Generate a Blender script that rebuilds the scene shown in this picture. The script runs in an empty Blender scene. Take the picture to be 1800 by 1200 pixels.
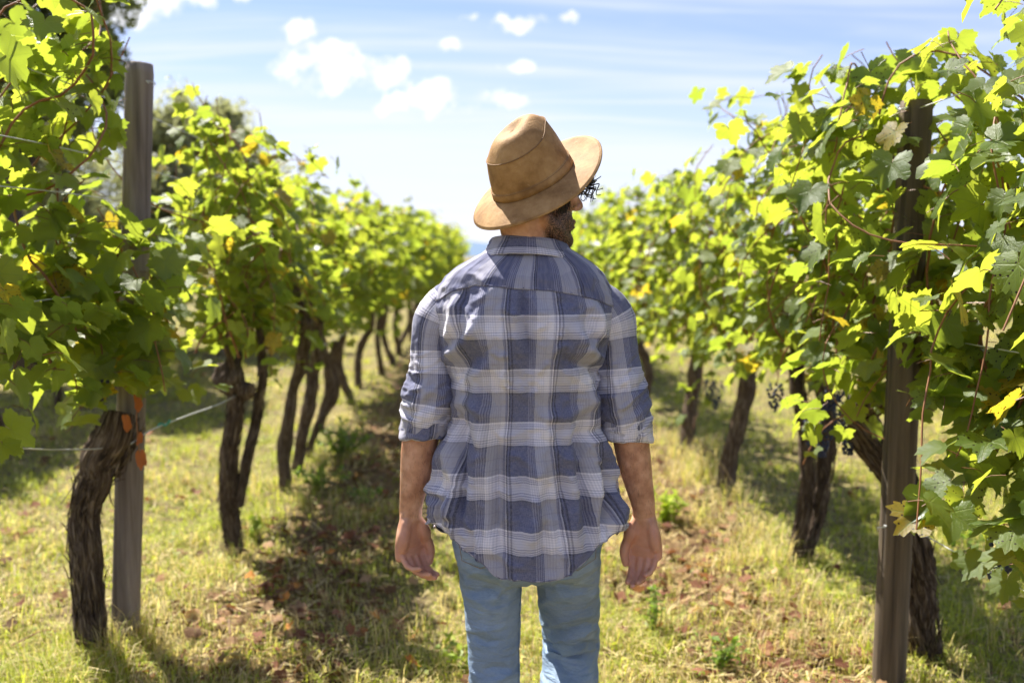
import bpy, bmesh, math
import numpy as np
from mathutils import Vector, Matrix, Euler
from mathutils.bvhtree import BVHTree

SC = bpy.context.scene
COL = SC.collection
R = math.radians

# ------------------------------------------------------------------ camera
CAM_H = 1.5
FPX = 1700.0                       # focal length in pixels of an 1800 x 1200 frame
YAW = math.atan(40 / FPX)          # to the right of the rows (+Y)
PITCH = math.atan(150 / FPX)       # downwards
cam = bpy.data.cameras.new('camera')
cam.lens = FPX / 1800 * 36
cam.sensor_width = 36
cam.clip_start = 0.05
cam.clip_end = 20000
cam.dof.use_dof = True
cam.dof.focus_distance = 2.22
cam.dof.aperture_fstop = 2.4
camo = bpy.data.objects.new('camera', cam)
COL.objects.link(camo)
camo.location = (0, 0, CAM_H)
camo.rotation_euler = (R(90) - PITCH, 0, -YAW)
SC.camera = camo

# ------------------------------------------------------------------ sky
SUN_AZ = R(-37)                    # to the left of +Y
SUN_EL = R(55)
world = bpy.data.worlds.new('World')
SC.world = world
world.use_nodes = True
wn = world.node_tree.nodes
wl = world.node_tree.links
wn.clear()


def build_world():
    N = lambda t: wn.new(t)
    out = N('ShaderNodeOutputWorld')
    bg = N('ShaderNodeBackground')
    bg.inputs['Strength'].default_value = 0.061
    sky = N('ShaderNodeTexSky')
    sky.sky_type = 'NISHITA'
    sky.sun_disc = False
    sky.sun_elevation = SUN_EL
    sky.sun_rotation = SUN_AZ
    sky.air_density = 1.0
    sky.dust_density = 0.3
    sky.ozone_density = 5.5
    tc = N('ShaderNodeTexCoord')
    sep = N('ShaderNodeSeparateXYZ')
    wl.new(tc.outputs['Generated'], sep.inputs[0])

    def M(op, a, b=None, c=None, clamp=False):
        n = N('ShaderNodeMath')
        n.operation = op
        n.use_clamp = clamp
        for i, v in enumerate((a, b, c)):
            if v is None:
                continue
            if isinstance(v, (int, float)):
                n.inputs[i].default_value = v
            else:
                wl.new(v, n.inputs[i])
        return n.outputs[0]

    def mr(v, a, b, c=0.0, d=1.0):
        n = N('ShaderNodeMapRange')
        n.interpolation_type = 'SMOOTHSTEP'
        wl.new(v, n.inputs[0])
        for i, x in enumerate((a, b, c, d)):
            n.inputs[i + 1].default_value = x
        return n.outputs[0]
    # sheets of cloud on a plane overhead
    zc = M('MAXIMUM', sep.outputs[2], 0.0)
    zz = M('ADD', zc, 0.12)
    u = M('DIVIDE', sep.outputs[0], zz)
    v = M('DIVIDE', sep.outputs[1], zz)
    comb = N('ShaderNodeCombineXYZ')
    wl.new(u, comb.inputs[0])
    wl.new(v, comb.inputs[1])

    def noise(vec, scale, detail, rough, dist, sx, sy, off):
        mp = N('ShaderNodeMapping')
        mp.inputs['Scale'].default_value = (sx, sy, 1)
        mp.inputs['Location'].default_value = off
        wl.new(vec, mp.inputs[0])
        n = N('ShaderNodeTexNoise')
        n.inputs['Scale'].default_value = scale
        n.inputs['Detail'].default_value = detail
        n.inputs['Roughness'].default_value = rough
        n.inputs['Distortion'].default_value = dist
        wl.new(mp.outputs[0], n.inputs['Vector'])
        return n.outputs['Fac']
    cir = noise(comb.outputs[0], 1.0, 4, 0.55, 0.6, 0.42, 1.15, (0.4, 3.1, 0))
    cirm = mr(cir, 0.40, 0.75, 0.0, 0.6)
    cir2 = noise(comb.outputs[0], 2.4, 4, 0.6, 1.0, 0.25, 1.6, (5.1, 0.7, 0))
    cirm2 = mr(cir2, 0.42, 0.72, 0.0, 0.5)
    low = mr(sep.outputs[2], 0.0, 0.24, 0.8, 0.0)        # milky air towards the horizon
    thin = M('ADD', M('ADD', cirm, cirm2), low, clamp=True)
    # fair-weather cumulus: (azimuth deg right of +Y, elevation deg, half-width, half-height)
    puffs = [(-9.0, 10.6, 3.9, 1.35), (-10.4, 12.3, 1.7, 0.75), (-7.1, 10.5, 2.4, 1.2), (-5.3, 10.9, 0.8, 0.8),
             (-18.3, 13.6, 3.2, 1.0), (-20.5, 12.8, 2.0, 0.8), (-16.2, 14.2, 2.2, 0.5),
             (1.4, 13.2, 1.75, 0.55), (3.9, 13.2, 0.8, 0.35), (-2.1, 11.7, 0.85, 0.5), (1.3, 10.9, 0.95, 0.45),
             (-1.3, 13.5, 0.55, 0.25), (-3.0, 9.0, 1.9, 0.9), (-0.8, 8.7, 2.3, 0.65), (-5.7, 8.8, 1.0, 0.55),
             (-14.8, 15.6, 1.2, 0.4), (22, 17, 3.0, 0.8), (34, 12, 4.0, 1.2), (-38, 16, 4.5, 1.4), (40, 24, 5, 1.4),
             (-60, 11, 5, 1.5), (75, 14, 6, 1.6), (120, 12, 6, 1.7), (170, 16, 7, 1.8), (-110, 14, 6, 1.6), (-150, 11, 5, 1.5)]
    nd = N('ShaderNodeTexNoise')
    nd.inputs['Scale'].default_value = 30
    nd.inputs['Detail'].default_value = 8
    nd.inputs['Roughness'].default_value = 0.62
    wl.new(tc.outputs['Generated'], nd.inputs['Vector'])
    wob = M('MULTIPLY', M('SUBTRACT', nd.outputs['Fac'], 0.5), 5.0)
    az = M('MULTIPLY', M('ARCTAN2', sep.outputs[0], sep.outputs[1]), 180 / math.pi)
    el = M('MULTIPLY', M('ARCSINE', sep.outputs[2]), 180 / math.pi)
    nw = N('ShaderNodeTexNoise')
    nw.inputs['Scale'].default_value = 17
    nw.inputs['Detail'].default_value = 5
    nw.inputs['Roughness'].default_value = 0.6
    wl.new(tc.outputs['Generated'], nw.inputs['Vector'])
    sw = N('ShaderNodeSeparateColor')
    wl.new(nw.outputs['Color'], sw.inputs[0])
    az = M('MULTIPLY_ADD', M('SUBTRACT', sw.outputs[0], 0.5), 5.5, az)
    el = M('MULTIPLY_ADD', M('SUBTRACT', sw.outputs[1], 0.5), 2.6, el)
    ae = N('ShaderNodeCombineXYZ')
    wl.new(az, ae.inputs[0])
    wl.new(el, ae.inputs[1])
    acc = None
    for (a, e, w, h) in puffs:
        w *= 1.2
        q = N('ShaderNodeVectorMath')
        q.operation = 'MULTIPLY_ADD'
        wl.new(ae.outputs[0], q.inputs[0])
        q.inputs[1].default_value = (1 / w, 1 / h, 0)
        q.inputs[2].default_value = (-a / w, -e / h, 0)
        d = N('ShaderNodeVectorMath')
        d.operation = 'DOT_PRODUCT'
        wl.new(q.outputs[0], d.inputs[0])
        wl.new(q.outputs[0], d.inputs[1])
        acc = d.outputs['Value'] if acc is None else M('MINIMUM', acc, d.outputs['Value'])
    acc = M('SUBTRACT', 1.0, acc)
    body = M('ADD', M('MAXIMUM', acc, -3.0), wob)
    cum = mr(body, 0.05, 0.95, 0.0, 0.95)
    mask = M('MULTIPLY', thin, 0.9)
    mix = N('ShaderNodeMix')
    mix.data_type = 'RGBA'
    wl.new(mask, mix.inputs['Factor'])
    wb = N('ShaderNodeMix')                               # the photograph's white balance
    wb.data_type = 'RGBA'
    wb.blend_type = 'MULTIPLY'
    wb.inputs['Factor'].default_value = 1.0
    wl.new(sky.outputs[0], wb.inputs[6])
    wb.inputs[7].default_value = (0.90, 0.75, 0.80, 1)
    wl.new(wb.outputs[2], mix.inputs[6])
    mix.inputs[7].default_value = (4.35, 4.6, 5.3, 1)
    mix.inputs['Factor'].default_value = 0
    mix2 = N('ShaderNodeMix')
    mix2.data_type = 'RGBA'
    wl.new(cum, mix2.inputs['Factor'])
    wl.new(mix.outputs[2], mix2.inputs[6])
    shade = mr(nd.outputs['Fac'], 0.35, 0.62, 0.0, 1.0)
    mixc = N('ShaderNodeMix')
    mixc.data_type = 'RGBA'
    wl.new(shade, mixc.inputs['Factor'])
    mixc.inputs[6].default_value = (4.5, 4.7, 5.15, 1)
    mixc.inputs[7].default_value = (5.6, 5.6, 5.7, 1)
    wl.new(mixc.outputs[2], mix2.inputs[7])
    wl.new(mix2.outputs[2], bg.inputs['Color'])
    wl.new(bg.outputs[0], out.inputs['Surface'])


build_world()

# ------------------------------------------------------------------ sun
sun = bpy.data.lights.new('sun', 'SUN')
sun.energy = 3.9
sun.angle = R(0.53)
sun.color = (1.0, 0.95, 0.86)
suno = bpy.data.objects.new('sun', sun)
COL.objects.link(suno)
SUN_DIR = Vector((math.sin(SUN_AZ) * math.cos(SUN_EL), math.cos(SUN_AZ) * math.cos(SUN_EL), math.sin(SUN_EL)))
suno.rotation_euler = SUN_DIR.to_track_quat('Z', 'Y').to_euler()
suno.location = (-4, 8, 12)

SC.view_settings.view_transform = 'Standard'
SC.view_settings.look = 'None'
SC.view_settings.exposure = 1.85
SC.view_settings.gamma = 1
SC.view_settings.use_curve_mapping = False
SC.cycles.max_bounces = 8
SC.cycles.adaptive_threshold = 0.03
SC.cycles.transmission_bounces = 6
SC.cycles.diffuse_bounces = 6
SC.cycles.glossy_bounces = 2
SC.cycles.use_denoising = True
SC.cycles.sample_clamp_indirect = 8
SC.cycles.caustics_reflective = False
SC.cycles.caustics_refractive = False

# ------------------------------------------------------------------ helpers: where a pixel lies in the place
_F = np.array([math.cos(PITCH) * math.sin(YAW), math.cos(PITCH) * math.cos(YAW), -math.sin(PITCH)])
_R = np.array([math.cos(YAW), -math.sin(YAW), 0.0])
_U = np.cross(_R, _F)
_C = np.array([0, 0, CAM_H])


def at(px, py, Y):
    d = _F + _R * ((px - 900) / FPX) + _U * ((600 - py) / FPX)
    return _C + d * (Y / d[1])


def on_ground(px, py):
    d = _F + _R * ((px - 900) / FPX) + _U * ((600 - py) / FPX)
    return _C + d * (-CAM_H / d[2])


def project(p):
    q = np.asarray(p) - _C
    dz = q @ _F
    return 900 + FPX * (q @ _R) / dz, 600 - FPX * (q @ _U) / dz, dz


# ------------------------------------------------------------------ helpers: noise, meshes, objects
def _hash(ix, iy, iz, seed):
    h = (ix * 374761393 + iy * 668265263 + iz * 2147483647 + seed * 974711) & 0xFFFFFFFF
    h = ((h ^ (h >> 13)) * 1274126177) & 0xFFFFFFFF
    h = (h ^ (h >> 16)) & 0xFFFFFFFF
    return h / 4294967295.0


def vnoise(p, seed=0):
    """value noise in -1..1 at points p (N,3)"""
    p = np.asarray(p, float)
    i = np.floor(p).astype(np.int64)
    f = p - i
    f = f * f * (3 - 2 * f)
    out = 0
    for dx in (0, 1):
        wx = f[:, 0] if dx else 1 - f[:, 0]
        for dy in (0, 1):
            wy = f[:, 1] if dy else 1 - f[:, 1]
            for dz in (0, 1):
                wz = f[:, 2] if dz else 1 - f[:, 2]
                out = out + wx * wy * wz * _hash(i[:, 0] + dx, i[:, 1] + dy, i[:, 2] + dz, seed)
    return out * 2 - 1


def fbm(p, seed=0, oct=3, gain=0.5):
    p = np.asarray(p, float)
    a, s, tot = 1.0, 0.0, 0.0
    for k in range(oct):
        s = s + a * vnoise(p * (2.0 ** k) + k * 17.3, seed + k)
        tot += a
        a *= gain
    return s / tot


def smooth(a, b, x):
    t = np.clip((x - a) / (b - a), 0, 1)
    return t * t * (3 - 2 * t)


def mesh_of(name, verts, faces, mats=(), uv=None, smooth_sh=True, color=None, mat_idx=None):
    """faces: list of tuples or an (n,k) int array; uv: per-vertex (n,2); color: per-vertex (n,4)"""
    me = bpy.data.meshes.new(name)
    verts = np.asarray(verts, np.float32)
    if isinstance(faces, np.ndarray):
        nf, k = faces.shape
        me.vertices.add(len(verts))
        me.vertices.foreach_set('co', verts.ravel())
        me.loops.add(nf * k)
        me.loops.foreach_set('vertex_index', faces.astype(np.int32).ravel())
        me.polygons.add(nf)
        me.polygons.foreach_set('loop_start', np.arange(0, nf * k, k, dtype=np.int32))
        me.polygons.foreach_set('loop_total', np.full(nf, k, np.int32))
        me.update(calc_edges=True)
    else:
        me.from_pydata(verts.tolist(), [], faces)
    if len(me.polygons):
        me.polygons.foreach_set('use_smooth', np.full(len(me.polygons), smooth_sh))
        if mat_idx is not None:
            me.polygons.foreach_set('material_index', np.asarray(mat_idx, np.int32))
    if uv is not None or color is not None:
        li = np.empty(len(me.loops), np.int32)
        me.loops.foreach_get('vertex_index', li)
    if uv is not None:
        lay = me.uv_layers.new(name='UVMap')
        lay.data.foreach_set('uv', np.asarray(uv, np.float32)[li].ravel())
    if color is not None:
        at_ = me.color_attributes.new('tint', 'FLOAT_COLOR', 'POINT')
        at_.data.foreach_set('color', np.asarray(color, np.float32).ravel())
    for m in mats if isinstance(mats, (list, tuple)) else [mats]:
        me.materials.append(m)
    me.update()
    return me


def link(name, me, parent=None, loc=None):
    o = bpy.data.objects.new(name, me)
    COL.objects.link(o)
    if parent is not None:
        o.parent = parent
    if loc is not None:
        o.location = loc
    return o


def tag(o, label=None, cat=None, group=None, kind=None):
    if label:
        o['label'] = label
    if cat:
        o['category'] = cat
    if group:
        o['group'] = group
    if kind:
        o['kind'] = kind
    return o


def thing(name, loc, label, cat, group=None):
    o = link(name, None, None, loc)
    o.empty_display_size = 0.05
    return tag(o, label, cat, group)


def spline(pts, step):
    """Catmull-Rom through pts (n,k) resampled about every step; returns (m,k)"""
    P = np.asarray(pts, float)
    if len(P) == 2:
        n = max(2, int(np.linalg.norm(P[1, :3] - P[0, :3]) / step) + 1)
        t = np.linspace(0, 1, n)[:, None]
        return P[0] * (1 - t) + P[1] * t
    Q = np.vstack([2 * P[0] - P[1], P, 2 * P[-1] - P[-2]])
    out = []
    for i in range(1, len(Q) - 2):
        n = max(1, int(round(np.linalg.norm(Q[i + 1, :3] - Q[i, :3]) / step)))
        for t in np.arange(n) / n:
            out.append(0.5 * (2 * Q[i] + (Q[i + 1] - Q[i - 1]) * t + (2 * Q[i - 1] - 5 * Q[i] + 4 * Q[i + 1] - Q[i + 2]) * t * t
                              + (3 * Q[i] - Q[i - 1] - 3 * Q[i + 1] + Q[i + 2]) * t ** 3))
    out.append(P[-1])
    return np.array(out)


def frames(path, ref=None):
    T = np.gradient(path, axis=0)
    T /= np.linalg.norm(T, axis=1)[:, None] + 1e-12
    n = np.array(ref if ref is not None else ([1.0, 0, 0] if abs(T[0][0]) < 0.8 else [0, 1.0, 0]), float)
    A, B = [], []
    for t in T:
        n = n - t * (n @ t)
        n /= np.linalg.norm(n) + 1e-12
        A.append(n)
        B.append(np.cross(t, n))
    return T, np.array(A), np.array(B)


def grid_faces(nr, ns, closed=True, flip=False):
    i = np.arange(nr - 1)[:, None] * ns
    j = np.arange(ns if closed else ns - 1)[None, :]
    j2 = (j + 1) % ns
    f = np.stack([i + j, i + j2, i + ns + j2, i + ns + j], -1).reshape(-1, 4)
    return f[:, ::-1] if flip else f


def tube(path, rad, sides=8, cap=True, ref=None, asp=None):
    """round tube; rad scalar or per point; asp: per-point factor on the second axis. -> verts, list of faces"""
    path = np.asarray(path, float)
    n = len(path)
    rad = np.broadcast_to(np.asarray(rad, float), (n,))
    asp = np.ones(n) if asp is None else np.broadcast_to(np.asarray(asp, float), (n,))
    T, A, B = frames(path, ref)
    th = np.arange(sides) * 2 * math.pi / sides
    V = (path[:, None, :] + rad[:, None, None] * (np.cos(th)[None, :, None] * A[:, None, :]
         + asp[:, None, None] * np.sin(th)[None, :, None] * B[:, None, :])).reshape(-1, 3)
    F = [tuple(f) for f in grid_faces(n, sides)]
    if cap:
        F.append(tuple(range(sides))[::-1])
        F.append(tuple(range((n - 1) * sides, n * sides)))
    return V, F


def capsule_chain(pts, rads, sides=12, step=0.006, ref=None, asp=None):
    """tube with rounded ends through pts with radii; closed surface"""
    n = len(pts)
    a = np.ones(n) if asp is None else np.asarray(asp, float)
    S = spline(np.column_stack([np.asarray(pts, float), rads, a]), step)
    p, r, a = S[:, :3], np.maximum(S[:, 3], 1e-4), S[:, 4]
    t0 = p[0] - p[1]
    t0 /= np.linalg.norm(t0)
    t1 = p[-1] - p[-2]
    t1 /= np.linalg.norm(t1)
    ks = np.array([0.95, 0.75, 0.45])
    pre = [p[0] + t0 * r[0] * k for k in ks]
    prr = [r[0] * math.sqrt(1 - k * k) for k in ks]
    post = [p[-1] + t1 * r[-1] * k for k in ks[::-1]]
    por = [r[-1] * math.sqrt(1 - k * k) for k in ks[::-1]]
    path = np.vstack([pre, p, post])
    rad = np.concatenate([prr, r, por])
    asp2 = np.concatenate([[a[0]] * 3, a, [a[-1]] * 3])
    return tube(path, rad, sides, True, ref, asp2)


def ellipsoid(c, r, rot=None, nu=20, nv=12):
    u = np.arange(nu) * 2 * math.pi / nu
    v = np.linspace(-math.pi / 2, math.pi / 2, nv + 1)[1:-1]
    V = [[math.cos(b) * math.cos(a), math.cos(b) * math.sin(a), math.sin(b)] for b in v for a in u]
    V = [[0, 0, -1]] + V + [[0, 0, 1]]
    F = [(0, 1 + (j + 1) % nu, 1 + j) for j in range(nu)]
    for i in range(nv - 2):
        for j in range(nu):
            F.append((1 + i * nu + j, 1 + i * nu + (j + 1) % nu, 1 + (i + 1) * nu + (j + 1) % nu, 1 + (i + 1) * nu + j))
    L = len(V) - 1
    F += [(L, 1 + (nv - 2) * nu + j, 1 + (nv - 2) * nu + (j + 1) % nu) for j in range(nu)]
    V = np.array(V) * np.asarray(r, float)
    if rot is not None:
        V = V @ np.array(rot).T
    return V + np.asarray(c, float), F


def join(parts):
    V, F, o = [], [], 0
    for v, f in parts:
        V.append(np.asarray(v))
        F += [tuple(int(i) + o for i in q) for q in f]
        o += len(v)
    return np.vstack(V), F


def remesh(parts, voxel, it=4, fac=0.5):
    """closed overlapping shapes -> one continuous surface (verts, quads)"""
    V, F = join(parts)
    me = mesh_of('tmp', V, F)
    o = link('tmp', me)
    m = o.modifiers.new('r', 'REMESH')
    m.mode = 'VOXEL'
    m.voxel_size = voxel
    s = o.modifiers.new('s', 'SMOOTH')
    s.iterations = it
    s.factor = fac
    dg = bpy.context.evaluated_depsgraph_get()
    m2 = bpy.data.meshes.new_from_object(o.evaluated_get(dg))
    v = np.empty(len(m2.vertices) * 3, np.float32)
    m2.vertices.foreach_get('co', v)
    n = np.empty(len(m2.vertices) * 3, np.float32)
    m2.vertices.foreach_get('normal', n)
    f = [tuple(p.vertices) for p in m2.polygons]
    bpy.data.objects.remove(o)
    bpy.data.meshes.remove(me)
    bpy.data.meshes.remove(m2)
    return v.reshape(-1, 3).astype(float), f, n.reshape(-1, 3).astype(float)


# ------------------------------------------------------------------ materials
class Nodes:
    def __init__(self, name):
        self.m = bpy.data.materials.new(name)
        self.m.use_nodes = True
        self.t = self.m.node_tree
        self.t.nodes.clear()
        self.out = self.n('ShaderNodeOutputMaterial')

    def n(self, t, **kw):
        x = self.t.nodes.new(t)
        for k, v in kw.items():
            setattr(x, k, v)
        return x

    def l(self, a, b):
        self.t.links.new(a, b)

    def put(self, sock, v):
        if v is None:
            return
        if isinstance(v, (int, float)):
            sock.default_value = v
        elif isinstance(v, (tuple, list)):
            sock.default_value = tuple(v) if len(v) == len(sock.default_value) else (*v, 1)
        else:
            self.l(v, sock)

    def math(self, op, a, b=None, c=None, clamp=False):
        x = self.n('ShaderNodeMath', operation=op, use_clamp=clamp)
        for i, v in enumerate((a, b, c)):
            self.put(x.inputs[i], v)
        return x.outputs[0]

    def mix(self, f, a, b, blend='MIX'):
        x = self.n('ShaderNodeMix', data_type='RGBA', blend_type=blend)
        self.put(x.inputs[0], f)
        self.put(x.inputs[6], a)
        self.put(x.inputs[7], b)
        return x.outputs[2]

    def noise(self, vec, scale, detail=4, rough=0.55, dist=0.0):
        x = self.n('ShaderNodeTexNoise')
        if vec is not None:
            self.l(vec, x.inputs['Vector'])
        for k, v in (('Scale', scale), ('Detail', detail), ('Roughness', rough), ('Distortion', dist)):
            x.inputs[k].default_value = v
        return x.outputs['Fac']

    def mapping(self, vec, scale=(1, 1, 1), loc=(0, 0, 0), rot=(0, 0, 0)):
        x = self.n('ShaderNodeMapping')
        self.l(vec, x.inputs[0])
        x.inputs['Scale'].default_value = scale
        x.inputs['Location'].default_value = loc
        x.inputs['Rotation'].default_value = rot
        return x.outputs[0]

    def ramp(self, f, stops, interp='LINEAR'):
        x = self.n('ShaderNodeValToRGB')
        self.put(x.inputs[0], f)
        cr = x.color_ramp
        cr.interpolation = interp
        while len(cr.elements) < len(stops):
            cr.elements.new(0.5)
        for e, (p, c) in zip(cr.elements, stops):
            e.position = p
            e.color = (*c, 1) if len(c) == 3 else c
        return x.outputs[0]

    def mr(self, v, a, b, c=0.0, d=1.0, smooth=True):
        x = self.n('ShaderNodeMapRange')
        if smooth:
            x.interpolation_type = 'SMOOTHSTEP'
        self.put(x.inputs[0], v)
        for i, y in enumerate((a, b, c, d)):
            self.put(x.inputs[i + 1], y)
        return x.outputs[0]

    def bump(self, h, strength=0.5, dist=0.01, normal=None):
        x = self.n('ShaderNodeBump')
        x.inputs['Strength'].default_value = strength
        x.inputs['Distance'].default_value = dist
        self.l(h, x.inputs['Height'])
        if normal is not None:
            self.l(normal, x.inputs['Normal'])
        return x.outputs[0]

    def principled(self, color, rough=0.6, normal=None, spec=0.5, **kw):
        x = self.n('ShaderNodeBsdfPrincipled')
        self.put(x.inputs['Base Color'], color)
        self.put(x.inputs['Roughness'], rough)
        self.put(x.inputs['Specular IOR Level'], spec)
        if normal is not None:
            self.l(normal, x.inputs['Normal'])
        for k, v in kw.items():
            self.put(x.inputs[k.replace('_', ' ')], v)
        return x.outputs[0]

    def translucent(self, color, normal=None):
        x = self.n('ShaderNodeBsdfTranslucent')
        self.put(x.inputs[0], color)
        if normal is not None:
            self.l(normal, x.inputs['Normal'])
        return x.outputs[0]

    def mixs(self, f, a, b):
        x = self.n('ShaderNodeMixShader')
        self.put(x.inputs[0], f)
        self.l(a, x.inputs[1])
        self.l(b, x.inputs[2])
        return x.outputs[0]

    def adds(self, a, b):
        x = self.n('ShaderNodeAddShader')
        self.l(a, x.inputs[0])
        self.l(b, x.inputs[1])
        return x.outputs[0]

    def obj(self):
        return self.n('ShaderNodeTexCoord').outputs['Object']

    def done(self, shader):
        self.l(shader, self.out.inputs['Surface'])
        return self.m


def mat_leaf():
    k = Nodes('vine_leaf')
    tc = k.n('ShaderNodeTexCoord')
    att = k.n('ShaderNodeAttribute', attribute_name='tint')
    oi = k.n('ShaderNodeObjectInfo')
    rs = k.n('ShaderNodeSeparateColor')
    k.l(att.outputs['Color'], rs.inputs[0])
    rnd = k.math('FRACT', k.math('ADD', rs.outputs[0], oi.outputs['Random']))
    rnd2 = k.math('FRACT', k.math('MULTIPLY', rnd, 17.13))
    rnd3 = k.math('FRACT', k.math('MULTIPLY', rnd, 41.7))
    sx = k.n('ShaderNodeSeparateXYZ')
    k.l(tc.outputs['UV'], sx.inputs[0])
    x = k.math('ABSOLUTE', k.math('SUBTRACT', sx.outputs[0], 0.5))
    y = k.math('SUBTRACT', sx.outputs[1], 0.35)
    vein = None
    for a in (0.0, 48.0, 104.0):
        dx, dy = math.sin(R(a)), math.cos(R(a))
        t = k.math('ADD', k.math('MULTIPLY', x, dx), k.math('MULTIPLY', y, dy))
        s = k.math('ABSOLUTE', k.math('SUBTRACT', k.math('MULTIPLY', x, dy), k.math('MULTIPLY', y, dx)))
        wd = k.math('SUBTRACT', 0.016, k.math('MULTIPLY', t, 0.022))
        m = k.math('MULTIPLY', k.mr(k.math('DIVIDE', s, k.math('MAXIMUM', wd, 0.004)), 1.3, 0.5), k.math('GREATER_THAN', t, 0.0))
        vein = m if vein is None else k.math('MAXIMUM', vein, m)
        sec = k.math('PINGPONG', k.math('ADD', t, k.math('MULTIPLY', s, -0.9)), 0.045)
        m2 = k.math('MULTIPLY', k.mr(sec, 0.007, 0.002), k.math('LESS_THAN', s, k.math('MULTIPLY', t, 0.42)))
        vein = k.math('MAXIMUM', vein, k.math('MULTIPLY', m2, 0.55))
    ns = k.noise(tc.outputs['Object'], 26, 3)
    dif = k.mix(rnd, (0.080, 0.132, 0.025), (0.15, 0.205, 0.04))
    dif = k.mix(k.math('MULTIPLY', ns, 0.5), dif, (0.06, 0.12, 0.018))
    tr = k.mix(rnd2, (0.31, 0.40, 0.035), (0.48, 0.525, 0.045))
    # a few leaves have begun to turn
    yel = k.math('GREATER_THAN', rnd3, 0.955)
    dif = k.mix(yel, dif, (0.22, 0.17, 0.02))
    tr = k.mix(yel, tr, (0.62, 0.46, 0.03))
    dif = k.mix(k.math('MULTIPLY', vein, 0.75), dif, (0.17, 0.22, 0.05))
    tr = k.mix(k.math('MULTIPLY', vein, 0.45), tr, (0.24, 0.32, 0.03))
    # dark spots of leaf blight on some leaves
    vo = k.n('ShaderNodeTexVoronoi')
    vo.inputs['Scale'].default_value = 19
    k.l(tc.outputs['UV'], vo.inputs['Vector'])
    vc = k.n('ShaderNodeSeparateColor')
    k.l(vo.outputs['Color'], vc.inputs[0])
    spot = k.math('MULTIPLY', k.mr(vo.outputs['Distance'], 0.34, 0.24), k.math('LESS_THAN', vc.outputs[0], 0.42))
    spot = k.math('MULTIPLY', spot, k.math('GREATER_THAN', k.math('ADD', rnd3, rs.outputs[1]), 0.86))
    dif = k.mix(spot, dif, (0.025, 0.012, 0.006))
    tr = k.mix(spot, tr, (0.04, 0.012, 0.004))
    bh = k.math('ADD', k.math('MULTIPLY', vein, -0.5), k.math('MULTIPLY', ns, 0.5))
    nb = k.bump(bh, 0.5, 0.006)
    pr = k.principled(dif, k.math('ADD', 0.34, k.math('MULTIPLY', rnd2, 0.16)), nb, 0.5)
    return k.done(k.mixs(0.58, pr, k.translucent(tr)))


def mat_tint(name, transl=0.4, rough=0.7, spec=0.3, boost=1.6):
    """colour of each blade or leaf comes with the mesh"""
    k = Nodes(name)
    att = k.n('ShaderNodeAttribute', attribute_name='tint')
    pr = k.principled(att.outputs['Color'], rough, None, spec)
    if transl <= 0:
        return k.done(pr)
    br = k.mix(1.0, att.outputs['Color'], (boost, boost, boost * 0.6), 'MULTIPLY')
    return k.done(k.mixs(transl, pr, k.translucent(br)))


def mat_bark():
    k = Nodes('vine_bark')
    o = k.obj()
    tc = k.n('ShaderNodeTexCoord')
    fib = k.noise(k.mapping(tc.outputs['UV'], (44, 6, 1)), 1.0, 7, 0.68, 1.2)
    big = k.noise(o, 9, 3)
    fine = k.noise(k.mapping(tc.outputs['UV'], (90, 9, 1)), 1.0, 4, 0.6, 0.3)
    c = k.ramp(fib, [(0.36, (0.03, 0.02, 0.014)), (0.46, (0.12, 0.082, 0.056)), (0.56, (0.28, 0.205, 0.145)), (0.68, (0.52, 0.42, 0.32))])
    c = k.mix(k.mr(big, 0.35, 0.75, 0.0, 0.5), c, (0.10, 0.068, 0.048))
    h = k.math('ADD', fib, k.math('MULTIPLY', fine, 0.45))
    return k.done(k.principled(c, 0.9, k.bump(h, 1.0, 0.045), 0.2))


def mat_wood(name, a, b, c):
    k = Nodes(name)
    tc = k.n('ShaderNodeTexCoord')
    g = k.noise(k.mapping(tc.outputs['Object'], (34, 34, 1.5)), 1.0, 6, 0.6, 0.4)
    w = k.noise(k.mapping(tc.outputs['Object'], (3, 3, 1.1)), 1.0, 4)
    crack = k.noise(k.mapping(tc.outputs['Object'], (20, 20, 0.5)), 1.0, 2, 0.4, 0.2)
    cm = k.mr(crack, 0.36, 0.41, 1.0, 0.0)
    col = k.ramp(g, [(0.3, a), (0.5, b), (0.72, c)])
    col = k.mix(k.math('MULTIPLY', w, 0.5), col, tuple(x * 0.62 for x in b))
    col = k.mix(k.math('MULTIPLY', cm, 0.7), col, (0.03, 0.024, 0.02))
    kn = k.noise(tc.outputs['Object'], 5.5, 2)
    col = k.mix(k.mr(kn, 0.70, 0.78), col, tuple(x * 0.45 for x in b))
    h = k.math('SUBTRACT', g, k.math('MULTIPLY', cm, 0.8))
    return k.done(k.principled(col, 0.82, k.bump(h, 0.7, 0.006), 0.25))


def mat_plain(name, col, rough=0.6, metal=0.0, var=0.25, scale=30, spec=0.5, bump=0.0):
    k = Nodes(name)
    n = k.noise(k.obj(), scale, 4)
    c = k.mix(k.math('MULTIPLY', n, var * 2), col, tuple(x * 0.5 for x in col))
    nb = k.bump(n, bump, 0.01) if bump else None
    return k.done(k.principled(c, rough, nb, spec, Metallic=metal))


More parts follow.
